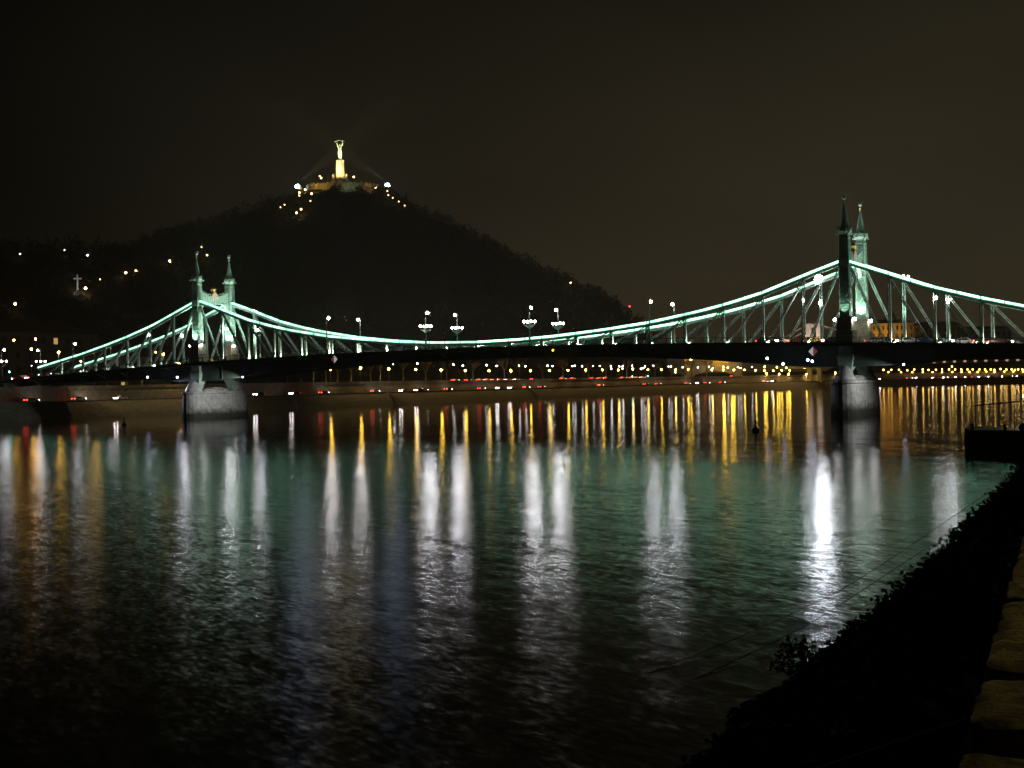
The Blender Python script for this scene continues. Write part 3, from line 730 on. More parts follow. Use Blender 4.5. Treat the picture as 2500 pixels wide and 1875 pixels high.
BC = [(1873,'dark red',1,1,'red lights showing, just left of a white car'),(1899,'white',-1,1,'bright headlights, left of the near tower'),(1985,'yellow',1,0,'showing between the posts left of the near tower'),(2040,'black',1,1,'tail lights showing at the foot of the near tower'),
      (2140,'silver',1,1,'first to the right of the near tower'),(2165,'black',1,0,'second to the right of the near tower'),(2222,'silver',1,1,'third to the right of the near tower'),(2262,'dark blue',1,0,'fourth to the right of the near tower'),
      (2300,'black',1,0,'fifth to the right of the near tower'),(2350,'white',-1,1,'sixth to the right of the near tower'),(2413,'silver',-1,1,'seventh to the right of the near tower'),(2444,'dark red',1,1,'eighth to the right of the near tower'),(2492,'black',-1,1,'last at the right edge of the picture'),
      (135,'silver',1,1,'first from the far end of the bridge'),(163,'white',-1,1,'second from the far end of the bridge'),(258,'dark blue',-1,1,'bluish headlights left of the far tower'),(293,'dark blue',1,1,'longer blue glow left of the far tower'),(508,'yellow',-1,1,'passing the foot of the far tower'),(540,'silver',-1,1,'just right of the far tower')]
for px, cn, dr, _, txt in BC:
    y = 4.2 if dr > 0 else 8.6
    q = on(px, 850, 1, y); X = q.x; sl = -2*1.45*(X+87.5)/87.5**2
    car(cn, (X, y, zd(X)-.25), 0 if dr > 0 else math.pi, '%s car on the bridge deck, %s' % (cn, txt), 'cars on the bridge')
# lower quay road: headlights come downstream (towards us), tail lights go up
LQ = [(76,'r'),(191.5,'p'),(294,'w'),(632,'w'),(719,'w'),(790,'r'),(915,'r'),(985,'w'),(1022,'w'),(1034,'r'),(1094,'r'),(1175,'r'),(1219,'w'),(1248.6,'w'),(1284.6,'r'),(1322,'r'),(1466,'r'),(1577,'r'),(1606,'r'),(1679,'r'),(1706,'w'),(1726,'r'),(1763,'r'),
      (1868,'r'),(1890,'w'),(2153,'w'),(2220,'r'),(2242,'w'),(2283,'w'),(2310,'w'),(2319,'w'),(2339,'w'),(2363,'w'),(2380,'r'),(2397,'w'),(2409,'r'),(2420,'w'),(2454,'w'),(2465,'r'),(2490,'w')]
G_head2 = glow('low headlight', (1.0,.90,.86), 60); G_tail2 = glow('low taillight', (1.0,.04,.025), 15)
def bank_dir(p):
    best = min(BP, key=lambda q: (q[0]-Vector((p.x, p.y))).length_squared); n = best[1]; return math.atan2(-n.x, n.y)   # along the bank, upstream
cols = ['silver','black','white','dark blue','dark red','black','silver']
for i, (px, k_) in enumerate(LQ):
    off = 14.0 if k_ == 'r' else (10.9 if k_ == 'w' else 15.5)
    d = bank_hit(px, off); p = CAM+ray(px, 940)*d; p.z = LOW+.004
    a_ = bank_dir(p); a_ = a_ if k_ != 'w' else a_+math.pi
    what = {'r':'red tail lights','w':'white headlights','p':'lights off'}[k_]
    car('silver' if k_ == 'p' else cols[i % 7], p, a_, '%s car on the lower quay road, %s, %s from the left' % ('silver' if k_ == 'p' else cols[i % 7], what, nth(i)), 'cars on the lower quay road', G_head2, G_tail2)
UR = [(1111,'r'),(1143,'r'),(1172,'r'),(1190,'r'),(1206,'r'),(1221,'r'),(1238,'w'),(1260,'w'),(1302,'r'),(1374,'r'),(1399,'r'),(1448,'r'),(1466,'r'),(1480,'r'),(1521,'r'),(1542,'r'),(1555,'r'),(1566,'r'),(1578,'r'),(1790,'r')]
for i, (px, k_) in enumerate(UR):
    d = bank_hit(px, 23.5); p = CAM+ray(px, 930)*d; p.z = UPZ+.004
    a_ = bank_dir(p)+(math.pi if k_ == 'w' else 0)
    car(cols[(i*3) % 7], p, a_, '%s car on the far upper road showing %s, %s from the left' % (cols[(i*3) % 7], 'red tail lights' if k_ == 'r' else 'white headlights', nth(i)), 'cars on the far upper road')
for i, (q, d_) in enumerate([((21,919.7),1),((52,925),1),((54,918),-1)]):
    p = on(*q, 1, 6.0 if d_ > 0 else 9.5); X = p.x
    car(['black','dark red','white'][i], (X, p.y, 11.4+i*.1), 0 if d_ > 0 else math.pi, '%s car waiting at the far bridgehead, %s from the left' % (['black','dark red','white'][i], nth(i)), 'cars at the far bridgehead')

# ------------------------------------------------------------------ lamps on the far bank
LM = {}
def street_lamp(p, ground, mt, label, group, r=.36, name='street_lamp', cat='street lamp'):
    """lantern centred on p, pole down to the ground"""
    h = max(1.0, p.z-ground); key = (mt.name, r, name)
    if key not in LM:
        o = bpy.data.objects.new(name, None); COL.objects.link(o); o['_local'] = 1
        pl = MB().lathe(0, 0, [(.16,0),(.14,.1),(.08,.14),(.06,.95),(.12,.96),(.12,1.0)], 6).build('pole', iron, o)
        ln = MB().ball((0,0,0), r, 8, 6); l_ = ln.build('lantern', mt, o, smooth=True)
        LM[key] = o
    else: o = copy_tree(LM[key])
    o.location = (p.x, p.y, p.z-h)
    for ch in o.children:
        if ch.name.startswith('pole'): ch.scale = (1, 1, h-r*.8)
        else: ch.location = (0, 0, h)
    return tag(o, label, cat, group)
DL = bpy.data.lights.new('quay_fill', 'SPOT'); DL.energy = 2600; DL.color = (1,.68,.30); DL.spot_size = R(156); DL.spot_blend = .25; DL.shadow_soft_size = .3  # extra spot added under lanterns to brighten the quay
def down_light(p):
    o = bpy.data.objects.new('quay_fill', DL); COL.objects.link(o); o.location = (p.x, p.y, p.z-.6)
WH = [(960,888),(1019,887.6),(1107,890),(1130,893),(1188,891.5),(1212.5,893.5),(1267,893),(1283,894),(1337,893),(1349,893.5),(1397,894),(1403,893),(1421,894),(1448,894),(1464.5,893.5),(1491,894),(1492.5,900),
      (1512,894.6),(1520,894.6),(1519.7,900),(1543,893),(1574.6,894.6),(1570.5,898.7),(1565,900),(1595,893),(1632,895),(1638,894.6),(1667,896.6),(1649,909),(1704,897),(1731,895.7),(1740,899),(1776.6,897.7),(1802,896.6),(1808,899),(1835.6,896.6),(2004,913.7)]
YE = [(807,901),(880,898.7),(949,900.6),(1015,902),(1077,903),(1136,904.5),(1194,905),(1247,905),(1295,905),(1342,904.5),(1386.5,904),(1430,903),(1471,903),(1509.5,903.4),(1545,901),(1582,902.3),(1614.6,902.7),(1649,902.7),(1680,902.3),(1738,902.7),(1765.8,903),(1766,896),(1792,903.4),
      (1817.5,903),(1845,904),(1866.6,895),(1897,896.5),(1920,898),(1866.6,905),(1888,905),(1908,904.5),(1928,904.5),(1871.6,912),(1902,913),(1925.6,913),(1964,898.5),(1969,913.5),(1993,896.5),(1997,911.7),(2039.6,910)]
YR = [(2157,903),(2176,903),(2195,903),(2215,904),(2232,902),(2253,902),(2267,903),(2285,903),(2300,902),(2317,902),(2324,895),(2332,902),(2347,902),(2362,902),(2375,902),(2391,902),(2405,902),(2419,902),(2428,903),(2443,901),(2457,902),(2470,902),(2478,903),(2486,902),(2496,902)]
YR2 = [(2169,908.5),(2200,908.5),(2227.5,908.5),(2253,908),(2277,908.5),(2300,908.5),(2325,908),(2348,908),(2367,908),(2387,908),(2408,907),(2428,908),(2452,907),(2474,907),(2498,907)]
for i, q in enumerate(sorted(WH)):
    d = bank_hit(q[0], 38); p = at(*q, d)
    street_lamp(p, UPZ, G_quay, 'tall white street lamp on the far upper road, %s white one from the left' % nth(i), 'white lamps on the far upper road', .34)
for i, q in enumerate(sorted(YE)):
    d = bank_hit(q[0], 17.6); p = at(*q, d)
    street_lamp(p, UPZ+.7, G_yel, 'yellow lantern above the far quay wall, %s yellow one from the left' % nth(i), 'yellow lamps along the far quay wall', .44)
    down_light(p)
G_yel2 = glow('bend lamp yellow', (1.0, .56, .10), 22)
for i, q in enumerate(sorted(YR)):
    d = bank_hit(q[0], 20.5); p = at(*q, d)
    street_lamp(p, UPZ, G_yel2, 'small yellow lamp right of the near pier, %s of the upper row from the left' % nth(i), 'upper row of yellow lamps right of the near pier', .55)
for i, q in enumerate(sorted(YR2)):
    d = bank_hit(q[0], 17.2); p = at(*q, d)
    street_lamp(p, LOW, G_yel2, 'small yellow lamp right of the near pier, %s of the lower row from the left' % nth(i), 'lower row of yellow lamps right of the near pier', .5)
# traffic lights
for i, (q, txt) in enumerate([((1544,919),'left of a pair on the far upper road'),((1582,918),'right of a pair on the far upper road'),((23.6,908),'at the far bridgehead, left edge of the picture')]):
    p = at(*q, bank_hit(q[0], 21)) if i < 2 else on(*q, 1, -6)
    t_ = thing('traffic_light', 'traffic light showing green, '+txt, 'traffic light', (p.x, p.y, UPZ), 'green traffic lights'); t_['_local'] = 1; h = p.z-UPZ
    MB().lathe(0, 0, [(.07,0),(.06,max(.6,h-.3))], 6).build('pole', iron, t_)
    hb = MB().box(-.2, .2, -.1, .2, h-.3, h+.9).build('signal_head', tyre, t_)
    MB().ball((.05,-.16,h), .34 if i < 2 else .22, 8, 6).build('lens', G_cyan, hb)
# warm lamps around the far bridgehead
LB = [(34,830.6,G_sod,.30,-300),(87,828,G_sod,.30,-300),(77,852.6,G_sod,.36,-275),(143,860,G_sod,.32,-243.4),(230,854,G_sod,.30,-243.4),(198,882,G_sod,.26,-255),(398.6,865,G_sod,.30,-243.4),(380,860,G_yel2,.3,-275),(437,888,G_sod,.36,-243.4)]
for i, (px, py, mt, r, X) in enumerate(LB):
    p = on(px, py, 0, X); X == -243.4 and down_light(p); street_lamp(p, UPZ, mt, 'orange street lamp around the far bridgehead, %s from the left' % nth(i), 'warm lamps around the far bridgehead', r)
for i, q in enumerate([(77,893),(94.5,915),(124,912),(196.5,907)]):
    p = on(*q, 1, -3.2); street_lamp(p, zd(p.x)-.1, G_floodb, 'small bluish footway light at the far end of the bridge, %s from the left' % nth(i), 'bluish footway lights at the far bridge end', .14, 'footway_light', 'footway light')
for i, q in enumerate([(324.6,896.6),(377.5,893),(393,894)]):
    p = on(*q, 1, -3.2); street_lamp(p, zd(p.x)-.1, G_head2, 'small pale footway light left of the far tower, %s of three' % nth(i), 'pale footway lights left of the far tower', .16, 'footway_light', 'footway light')

# ------------------------------------------------------------------ hill: path lamps, cross, monument
HL = [(49,620,'w'),(158,610.6,'w'),(213.6,623,'b'),(414.6,637.5,'L'),(505,623,'y'),(492,603,'s'),(307,666,'y'),(332,661,'y'),(244,682,'s'),(209,704,'L'),(37,742,'y'),
      (731,470,'y'),(730.8,477.6,'s'),(745,462.7,'y'),(760.6,472.8,'y'),(758,490.5,'s'),(735,510.8,'y'),(724.5,520,'L'),(684.6,506,'s'),(694.7,499.8,'s'),(917,458,'y'),(945.7,466.5,'s'),(948,475,'y'),(959,483,'s'),(973.6,492,'s'),(988,502,'s'),(1393,690,'y')]
HM = {'w':(glow('path pale', (.85,.9,.8), 5),.42),'b':(G_hillw,.5),'L':(glow('path large', (1,.66,.28), 40),.6),'y':(G_hill,.6),'s':(glow('path dim', (1,.62,.2), 6),.45)}
def place(px):
    # where on the hill
    return 'on the slope left of the far tower' if px < 480 else ('on the slope behind the far tower' if px < 600 else ('below the terrace\'s left end' if px < 800 else ('below the terrace\'s right end' if px < 1100 else 'alone low on the right shoulder of the hill')))
grp = {}
for px, py, k_ in sorted(HL):
    p = hill_hit(px, py, 3.2); pl = place(px); n_ = grp.get(pl, 0); grp[pl] = n_+1
    street_lamp(p-ray(px, py)*2.0, hill_h(p.x, p.y), HM[k_][0], '%s lamp %s%s' % ({'w':'pale','b':'bluish','L':'bright orange','y':'warm','s':'faint'}[k_], pl, '' if px > 1300 else ', %s from left' % nth(n_)), 'path lamps on the hill', HM[k_][1], 'path_lamp', 'path lamp')
p = hill_hit(1537, 748, 3); p = at(1537, 748, 1100)
rl = thing('warning_light_mast', 'thin mast with a red warning light behind the right foot of the hill', 'mast', (p.x, p.y, UPZ)); rl['_local'] = 1
MB().lathe(0, 0, [(.4,0),(.15,p.z-UPZ-.5)], 6).build('mast', iron, rl); MB().ball((0,0,p.z-UPZ), .7, 8, 6).build('lens', G_red, rl)
# white cross on the rock
p = hill_hit(190, 716, 0); b = p-ray(190, 716)*6; b.z = p.z-2
cr_ = thing('cross', 'floodlit white cross on a stepped plinth on the dark hillside', 'cross', b); cr_['_local'] = 1
s_ = (p-CAM).length/CF
hx = 41*s_+2; MB().box(-.35, .35, -.35, .35, 1.2, hx).box(-9*s_, 9*s_, -.34, .34, hx-11*s_, hx-11*s_+.7).build('cross_shaft', white_paint, cr_)
MB().box(-2.0, 2.0, -1.4, 1.4, -6, 1.0).box(-1.1, 1.1, -.9, .9, 1.0, 1.9).build('plinth', white_paint, cr_)
cr_.rotation_euler = (0,0,-YAW)
spot('cross_beam', b+Vector((3.5,-6,.6)), b+Vector((0,0,5)), 1500, (.8,.95,1), 70, .6, .2)

# monument on the summit
MX, MY = -453.8, 438.8; MZ = 144.6
mon = thing('hilltop_monument', 'floodlit figure holding a palm leaf overhead on a tall pale pedestal on the hilltop', 'monument', (MX, MY, MZ)); mon.rotation_euler = (0,0,-YAW); mon['_local'] = 1
pd = MB().lathe(0, 0, [(4.3,-3),(4.3,0),(3.0,.1),(2.85,1.5),(2.45,13.6),(2.2,14.0)], 8, True); pd.build('pedestal', limestone, mon)
pdb = MB().box(-6.2, 6.2, -4.2, 4.2, -5, .02); pdb.build('plinth', limestone, mon)
for sx in (-1, 1):
    MB().lathe(sx*4.3, -2.6, [(1.1,0),(1.2,1.2),(.8,2.6),(.95,3.2),(.45,3.7),(.5,4.2),(.1,4.6)], 8).build('side_figure', limestone, mon, smooth=True)
# the figure: one skinned body
me = bpy.data.meshes.new('figure')
V = [(0,0,5.0),(0,0,2.6),(.1,-.05,.2),(0,0,7.2),(0,0,8.7),(0,-.05,9.4),(0,-.1,10.2),(0,-.15,10.9), (-1.0,0,9.0),(-1.75,-.1,10.3),(-1.75,-.25,11.9),(1.0,0,9.0),(1.75,-.1,10.3),(1.75,-.25,11.9)]
Ed = [(0,1),(1,2),(0,3),(3,4),(4,5),(5,6),(6,7),(4,8),(8,9),(9,10),(4,11),(11,12),(12,13)]
RR = [1.30,1.15,.80,.92,1.05,.40,.58,.40,.52,.40,.26,.52,.40,.26]
me.from_pydata(V, Ed, []); me.materials.append(bronze)
fg = bpy.data.objects.new('figure', me); COL.objects.link(fg); fg.parent = mon; fg.location = (0,0,14.0)
sk = fg.modifiers.new('skin', 'SKIN'); me.skin_vertices.new() if not me.skin_vertices else None
for i, sv in enumerate(me.skin_vertices[0].data): sv.radius = (RR[i], RR[i]*.85); sv.use_root = (i == 0)
ss = fg.modifiers.new('sub', 'SUBSURF'); ss.levels = 2; ss.render_levels = 2
pl = MB(); n_ = 18; rows = []
for i in range(n_+1):
    u_ = i/n_*2-1; wv = .20+.55*(1-u_**2)
    x = u_*3.6; z = 13.0-.95*u_**2
    rows.append([(x, -.3-wv*.5, z-.12), (x, -.3+wv*.5, z-.12), (x, -.3+wv*.4, z+wv*.6), (x, -.3-wv*.4, z+wv*.6), (x, -.3-wv*.5, z-.12)])
pl.sheet(rows); po = pl.build('palm_leaf', bronze, fg)
# terrace around the monument
tr = MB(); n_ = 40
def arc(r, z, a0=R(175), a1=R(365)):
    o = []
    for i in range(n_+1):
        a = a0+(a1-a0)*i/n_; o.append((r*math.cos(a), r*.72*math.sin(a)+10, z))
    return o
tr.sheet([arc(24.5,-12), arc(23.8,-1.9), arc(23.2,-1.9), arc(23.2,-3.0)]); 
for k_ in range(21):
    a = R(178)+R(184)*k_/20; tr.box(24.1*math.cos(a)-.35, 24.1*math.cos(a)+.35, 24.1*.72*math.sin(a)+10-.35, 24.1*.72*math.sin(a)+10+.35, -11, -1.2)
tm_ = thing('terrace_wall', 'curved yellow lit stone terrace wall below the hilltop monument', 'wall', (MX, MY, MZ)); tm_.rotation_euler = (0,0,-YAW); tm_['_local'] = 1
tr.build('wall', limestone, tm_)
fl_ = MB(); o = arc(23.3, -2.9, 0, 2*math.pi); fl_.v += o; fl_.f.append(tuple(range(len(o)-1))); fl_.build('floor', concrete, tm_)
def ml(x, y, z): # monument-local to world
    c_, s2 = math.cos(-YAW), math.sin(-YAW); return Vector((MX+x*c_-y*s2, MY+x*s2+y*c_, MZ+z))
YELL = (1.0, .78, .32)
for x, y in ((-7,-14),(7,-14)): spot('pedestal_beam', ml(x,y,-1.5), ml(0,0,9), 45000, YELL, 42, .7, .4)
spot('pedestal_beam', ml(-3,-12,-1.5), ml(0,0,13), 40000, (1,.9,.62), 40, .7, .4)
spot('terrace_beam', ml(-27,-8,-9.5), ml(-21,0,-4), 16000, (1,.66,.12), 95, .8, .3)
spot('terrace_beam', ml(-15,-20,-9), ml(-13,-4,-4), 5000, (1,.62,.14), 100, .8, .3)
spot('terrace_beam', ml(8,-22,-7.5), ml(7,-6,-4), 2500, (.8,1,.6), 80, .8, .3)
spot('terrace_beam', ml(21,-15,-8), ml(19,0,-4), 4000, (1,.6,.2), 100, .8, .3)
for (q, sx) in (((726,455.7),-1), ((946.7,452),1)):
    p = at(*q, 866)
    o = street_lamp(p, hill_h(p.x, p.y)-1, G_hillflood, 'glaring blue white floodlight mast at the %s end of the monument terrace' % ('left' if sx < 0 else 'right'), 'floodlight masts by the monument', 1.5 if sx < 0 else 1.3, 'floodlight_mast', 'floodlight')
    dm_ = MB().lathe(0, 0, [(.3,-.3),(3.2,.5),(3.2,.6),(.2,-.1)], 12); dm_.v = [(a, b, c_+(p.z-o.location.z)-1.9) for a, b, c_ in dm_.v]; dm_.build('spill_shield', iron, o, loc=(0,0,0))  # dish added below the lens to keep its spill off the slope
    c_, s2 = math.cos(-YAW)*-sx, math.sin(-YAW)*-sx
    sh = MB().box(1.9, 2.0, -2.4, 2.4, -1.6, 1.5); zz = p.z-o.location.z; sh.v = [(a*c_-b*s2, a*s2+b*c_, d_+zz) for a, b, d_ in sh.v]; sh.build('spill_shield', iron, o, loc=(0,0,0))  # plate added to block the flood's spill onto the terrace wall
    spot('monument_beam', p+Vector((0,0,1.8)), ml(0,0,21), 420000, (.92,1,.66), 24, .8, .5, None, 3.5)
for i, q in enumerate([(780.5,430),(784,434.5),(863.7,432)]):
    p = at(*q, 878); street_lamp(p, MZ-3, G_hill, 'warm lamp on the monument terrace, %s of three from the left' % nth(i), 'lamps on the monument terrace', .6 if i else .4, 'terrace_lamp', 'terrace lamp')

# ------------------------------------------------------------------ trees on the far quay
def tree_master(seed):
    r_ = random.Random(seed); o = bpy.data.objects.new('bare_tree', None); COL.objects.link(o); o['_local'] = 1
    tk = MB(); h = 5.0
    tk.bar((0,0,-.2), (r_.uniform(-.2,.2), r_.uniform(-.2,.2), h), .62, n=7, w2=.36); tk.build('trunk', bark, o)
    cb = MB()
    def br(a, d, L, w, lev):
        b = a+d*L; cb.bar(a, b, w, n=4, w2=w*.6)
        if lev == 0: return
        for _ in range(3 if lev > 1 else 4):
            nd = (d+Vector((r_.uniform(-1,1), r_.uniform(-1,1), r_.uniform(-.25,.75)))*.75).normalized(); br(a.lerp(b, r_.uniform(.6,1)), nd, L*r_.uniform(.55,.8), w*.55, lev-1)
    for k_ in range(5):
        a_ = 6.283*k_/5+r_.uniform(-.4,.4); br(Vector((0,0,h-r_.uniform(0,.8))), Vector((math.cos(a_)*.7, math.sin(a_)*.7, 1)).normalized(), 2.6, .24, 3)
    cb.build('crown', bark, o); return o
TM = [tree_master(1), tree_master(2), tree_master(5)]
TP = [(655,26),(702,28),(735,25),(765,24),(795,27),(824,24),(857,26),(905,28),(928,25),(985,27),(1040,25),(1090,28),(1155,25),(1232,26),(1268,28),(1325,26),(1375,25),(1437,28),(1480,26),(1530,25),(1600,27),(1640,25),(1690,26),(1725,27),(310,24),(345,27)]
for i, (px, off) in enumerate(sorted(TP)):
    d = bank_hit(px, off); p = CAM+ray(px, 930)*d; o = TM[i] if i < 3 else copy_tree(TM[i % 3])
    o.location = (p.x, p.y, UPZ); s_ = 1+.3*random.random(); o.scale = (s_, s_, s_*.95); o.rotation_euler = (0,0,random.random()*6)
    tag(o, 'bare winter tree with a pale trunk on the far upper road, %s from the left' % nth(i), 'tree', 'trees along the far upper road')

# ------------------------------------------------------------------ buildings
def building(name, label, x0, x1, y0, y1, z0, z1, wall, nx, nz, lit=(), roof_h=4, mt_roof=None, cat='building', group=None, face='+x', lit_mat=None):
    cx_, cy_ = (x0+x1)/2, (y0+y1)/2
    t_ = thing(name, label, cat, (cx_, cy_, z0), group)
    MB().box(x0, x1, y0, y1, z0, z1).box(x0-.4, x1+.4, y0-.4, y1+.4, z1, z1+.5).build('wall', wall, t_)
    rf = MB(); i0 = 0
    rf.v = [(x0-.3,y0-.3,z1+.5),(x1+.3,y0-.3,z1+.5),(x1+.3,y1+.3,z1+.5),(x0-.3,y1+.3,z1+.5),(x0+(x1-x0)*.3,y0+(y1-y0)*.12,z1+.5+roof_h),(x1-(x1-x0)*.3,y0+(y1-y0)*.12,z1+.5+roof_h),(x1-(x1-x0)*.3,y1-(y1-y0)*.12,z1+.5+roof_h),(x0+(x1-x0)*.3,y1-(y1-y0)*.12,z1+.5+roof_h)]
    rf.f = [(0,1,5,4),(1,2,6,5),(2,3,7,6),(3,0,4,7),(4,5,6,7)]; rf.build('roof', mt_roof or mat('roof tiles', (.06,.035,.025), .9), t_)
    for i in range(nx):
        for j in range(nz):
            zc_ = z0+(z1-z0)*(j+.55)/nz; hh = (z1-z0)/nz*.22; isl = (i, j) in lit; mt = (lit_mat or G_win) if isl else glassdark
            if face == '+x':
                yc = y0+(y1-y0)*(i+.5)/nx; ww = (y1-y0)/nx*.16; MB().box(x1-.02, x1+.06, yc-ww, yc+ww, zc_-hh, zc_+hh).build('window', mt, t_)
            else:
                xc = x0+(x1-x0)*(i+.5)/nx; ww = (x1-x0)/nx*.25; MB().box(xc-ww, xc+ww, y0-.06, y0+.02, zc_-hh, zc_+hh).build('window', mt, t_)
    return t_
plaster = stone('plaster', (.12,.092,.06), (.115,.09,.06), 6, 3, mortar=.02)
p0 = on(120, 850, 0, -330)
building('bathhouse_building', 'dim ochre building behind the far bridgehead with one row of lit windows', -372, -332, p0.y-28, p0.y+26, 8, 30, plaster, 9, 4, ((5,3),), 5)
p0 = on(380, 860, 0, -305)
building('corner_building', 'dim building lit orange at street level between the far tower and the bridgehead', -345, -305, p0.y-26, p0.y+8, 8, 20, plaster, 6, 3, ((1,0),), 4)
# retaining wall under the cliff, lit yellow
rw = thing('cliff_wall', 'yellow lit terrace wall with a low arch at the foot of the hill', 'wall', (-250, 480, UPZ)); 
pa, pb = at(1672, 905, bank_hit(1672, 44)), at(1812, 905, bank_hit(1812, 44)); d_ = (pb-pa); d_.z = 0; L_ = d_.length; d_.normalize(); nrm = Vector((d_.y, -d_.x, 0))
wl = MB(); hh = 12.5; n_ = 24; ar = []
for i in range(n_+1):
    u_ = i/n_; xx = L_*u_; a_ = 4.2*math.sqrt(max(0, 1-((u_-.5)/.36)**2)); ar.append((xx, max(0, a_)))
for i in range(n_):
    (xa, za), (xb, zb2) = ar[i], ar[i+1]
    for k_, (o1, o2) in enumerate(((0, 2.0),)):
        for (u1, u2, z1_, z2_) in ((xa, xb, za, zb2),):
            q = [pa+d_*u1, pa+d_*u2]; i0 = len(wl.v)
            for pt, z_ in ((q[0], z1_), (q[1], z2_)):
                for oo in (0, 2.2):
                    for zz in (UPZ+z_, UPZ+hh): wl.v.append((pt.x-nrm.x*oo, pt.y-nrm.y*oo, zz))
            wl.f += [tuple(i0+j for j in f) for f in ((0,4,5,1),(2,3,7,6),(1,5,7,3),(0,2,6,4))]
wl.build('wall', limestone, rw)
for q, r in (((1687,878),.5),((1766,878),.8),((1786,878),.8)):
    p = at(*q, bank_hit(q[0], 38)); street_lamp(p, UPZ, G_yel, 'big yellow flood lamp in front of the arched cliff wall, %s of three' % {1687:'left',1766:'middle',1786:'right'}[q[0]], 'flood lamps at the cliff wall', r, 'flood_lamp', 'flood lamp')

# suspension bridge upstream
A = at(1988, 860, 932); A.z = 0; B = at(2560, 885, 850); B.z = 0; dirb = (B-A).normalized(); nb = Vector((-dirb.y, dirb.x, 0))
sb = thing('suspension_bridge', 'white suspension bridge upstream seen through the near truss', 'bridge', A)
pm = MB()
for s_ in (-1, 1):
    q = A+nb*(11*s_*.9)-dirb*0
for q, s_ in ((A-dirb*3.6,-1), (A+dirb*3.6,1)): pass
pq = [A+RT*-3.6, A+RT*3.6]
for q in pq: pm.bar((q.x, q.y, 0), (q.x, q.y, 46), 3.2, n=4)
pm.bar((pq[0].x, pq[0].y, 44.6), (pq[1].x, pq[1].y, 44.6), 2.6); pm.bar((pq[0].x, pq[0].y, 30), (pq[1].x, pq[1].y, 30), 1.6)
pm.build('pylon', white_paint, sb)
def dz_(u_): return 14.2+3.0*math.sin(math.pi*min(1, max(0, u_*.5+.1)))
dm = MB(); rows = []
for i in range(31):
    u_ = i/30; q = A-dirb*60+dirb*(360*u_); z = 14.3+3.2*math.sin(math.pi*u_)
    rows.append([(q.x+nb.x*o, q.y+nb.y*o, z+zz) for o, zz in ((-12,0),(12,0),(12,-1.6),(-12,-1.6),(-12,0))])
dm.sheet(rows); dm.build('deck', concrete, sb)
for o in (-9, 9):
    cb = MB(); pts = []
    for i in range(25):
        u_ = i/24; q = A+nb*o+dirb*(290*u_); pts.append((q.x, q.y, 20+26*(2*u_-1)**2))
    q = A+nb*o-dirb*60; cb.bar((q.x, q.y, 16), (pts[0][0], pts[0][1], 46), .55); cb.path(pts, .55); cb.build('cable', white_paint, sb)
for i in range(34):
    u_ = (i+4)/36; q = A+dirb*(240*u_)-nb*12.2; z = 14.3+3.2*math.sin(math.pi*(240*u_+60)/360)-.9
    MB().ball((q.x, q.y, z), 1.0, 8, 5, .8).build('deck_light', G_pink, sb)
for sx in (-1, 1): spot('pylon_beam', A+RT*(sx*9)-FW*22+Vector((0,0,20)), A+Vector((0,0,38)), 26000, (1,.72,.58), 60, .7, .4)

# palace on the castle hill far upstream
ch_ = MB(); rows = []
CA, CB2 = at(2120, 900, 1330), at(2560, 900, 1290)
for j in range(9):
    v_ = j/8*2-1; row = []
    for i in range(21):
        u_ = i/20; q = CA.lerp(CB2, u_*1.5-.25)+FW*(v_*120); e_ = (1-abs(u_*2-1)**3)*(1-v_*v_)
        row.append((q.x, q.y, 6+36*e_+2*noise.noise((q.x*.03, q.y*.03, 0))))
    rows.append(row)
struct(ch_.sheet(rows), 'castle_hill', mat('castle slope', (.05,.042,.026), .95, 0, .4, .05), smooth=True)
pal = []
def wing(nm, label, px0, px1, ytop, d, z0, roof, nx, nz, dome=None):
    a, b = at(px0, ytop, d), at(px1, ytop, d); L_ = (b-a).length; ang = math.atan2(b.y-a.y, b.x-a.x)
    t_ = thing(nm, label, 'building', ((a.x+b.x)/2, (a.y+b.y)/2, z0)); t_.rotation_euler = (0,0,ang); t_['_local'] = 1; h = a.z-z0
    MB().box(-L_/2, L_/2, 0, 16, -8, h).box(-L_/2-.6, L_/2+.6, -.6, 16.6, h, h+.8).build('wall', mat('palace stone', (.44,.33,.19), .9, 0, .2, .2), t_)
    rf = MB(); rf.v = [(-L_/2,0,h+.8),(L_/2,0,h+.8),(L_/2,16,h+.8),(-L_/2,16,h+.8),(-L_/2+4,8,h+.8+roof),(L_/2-4,8,h+.8+roof)]; rf.f = [(0,1,5,4),(1,2,5),(2,3,4,5),(3,0,4)]; rf.build('roof', mat('roof copper', (.06,.07,.05), .8), t_)
    for i in range(nx):
        for j in range(nz):
            x = -L_/2+L_*(i+.5)/nx; z = h*(j+.5)/nz; MB().box(x-L_/nx*.2, x+L_/nx*.2, -.08, .03, z-h/nz*.28, z+h/nz*.28).build('window', glassdark, t_)
    if dome: MB().lathe(0, 8, [(6,h+.8),(6,h+6),(5.4,h+8.5),(3.6,h+11.2),(1.2,h+12.6),(1.0,h+15),(.1,h+17)], 12).build('dome', mat('roof copper', (.06,.07,.05), .8), t_, smooth=True)
    return a, b
for nm, lb, px0, px1, yt, d, r_, nx, nz, dome in [('palace_wing','orange lit palace wing with a dome just right of the near tower',2128,2230,792,1310,4,9,3,True),('palace_wing','long orange lit palace wing in the middle of the castle hill',2234,2345,797,1308,4,10,3,False),('palace_wing','lower orange lit palace wing towards the right edge',2352,2470,806,1305,3,9,2,False)]:
    a, b = wing(nm, lb, px0, px1, yt, d, 36, r_, nx, nz, dome)
    for u_ in (.2, .5, .8):
        q = a.lerp(b, u_)-FW*26; q.z = 33; tgt = a.lerp(b, u_); tgt.z = 50; spot('palace_beam', q, tgt, 36000, (1,.52,.08), 95, .8, .5)

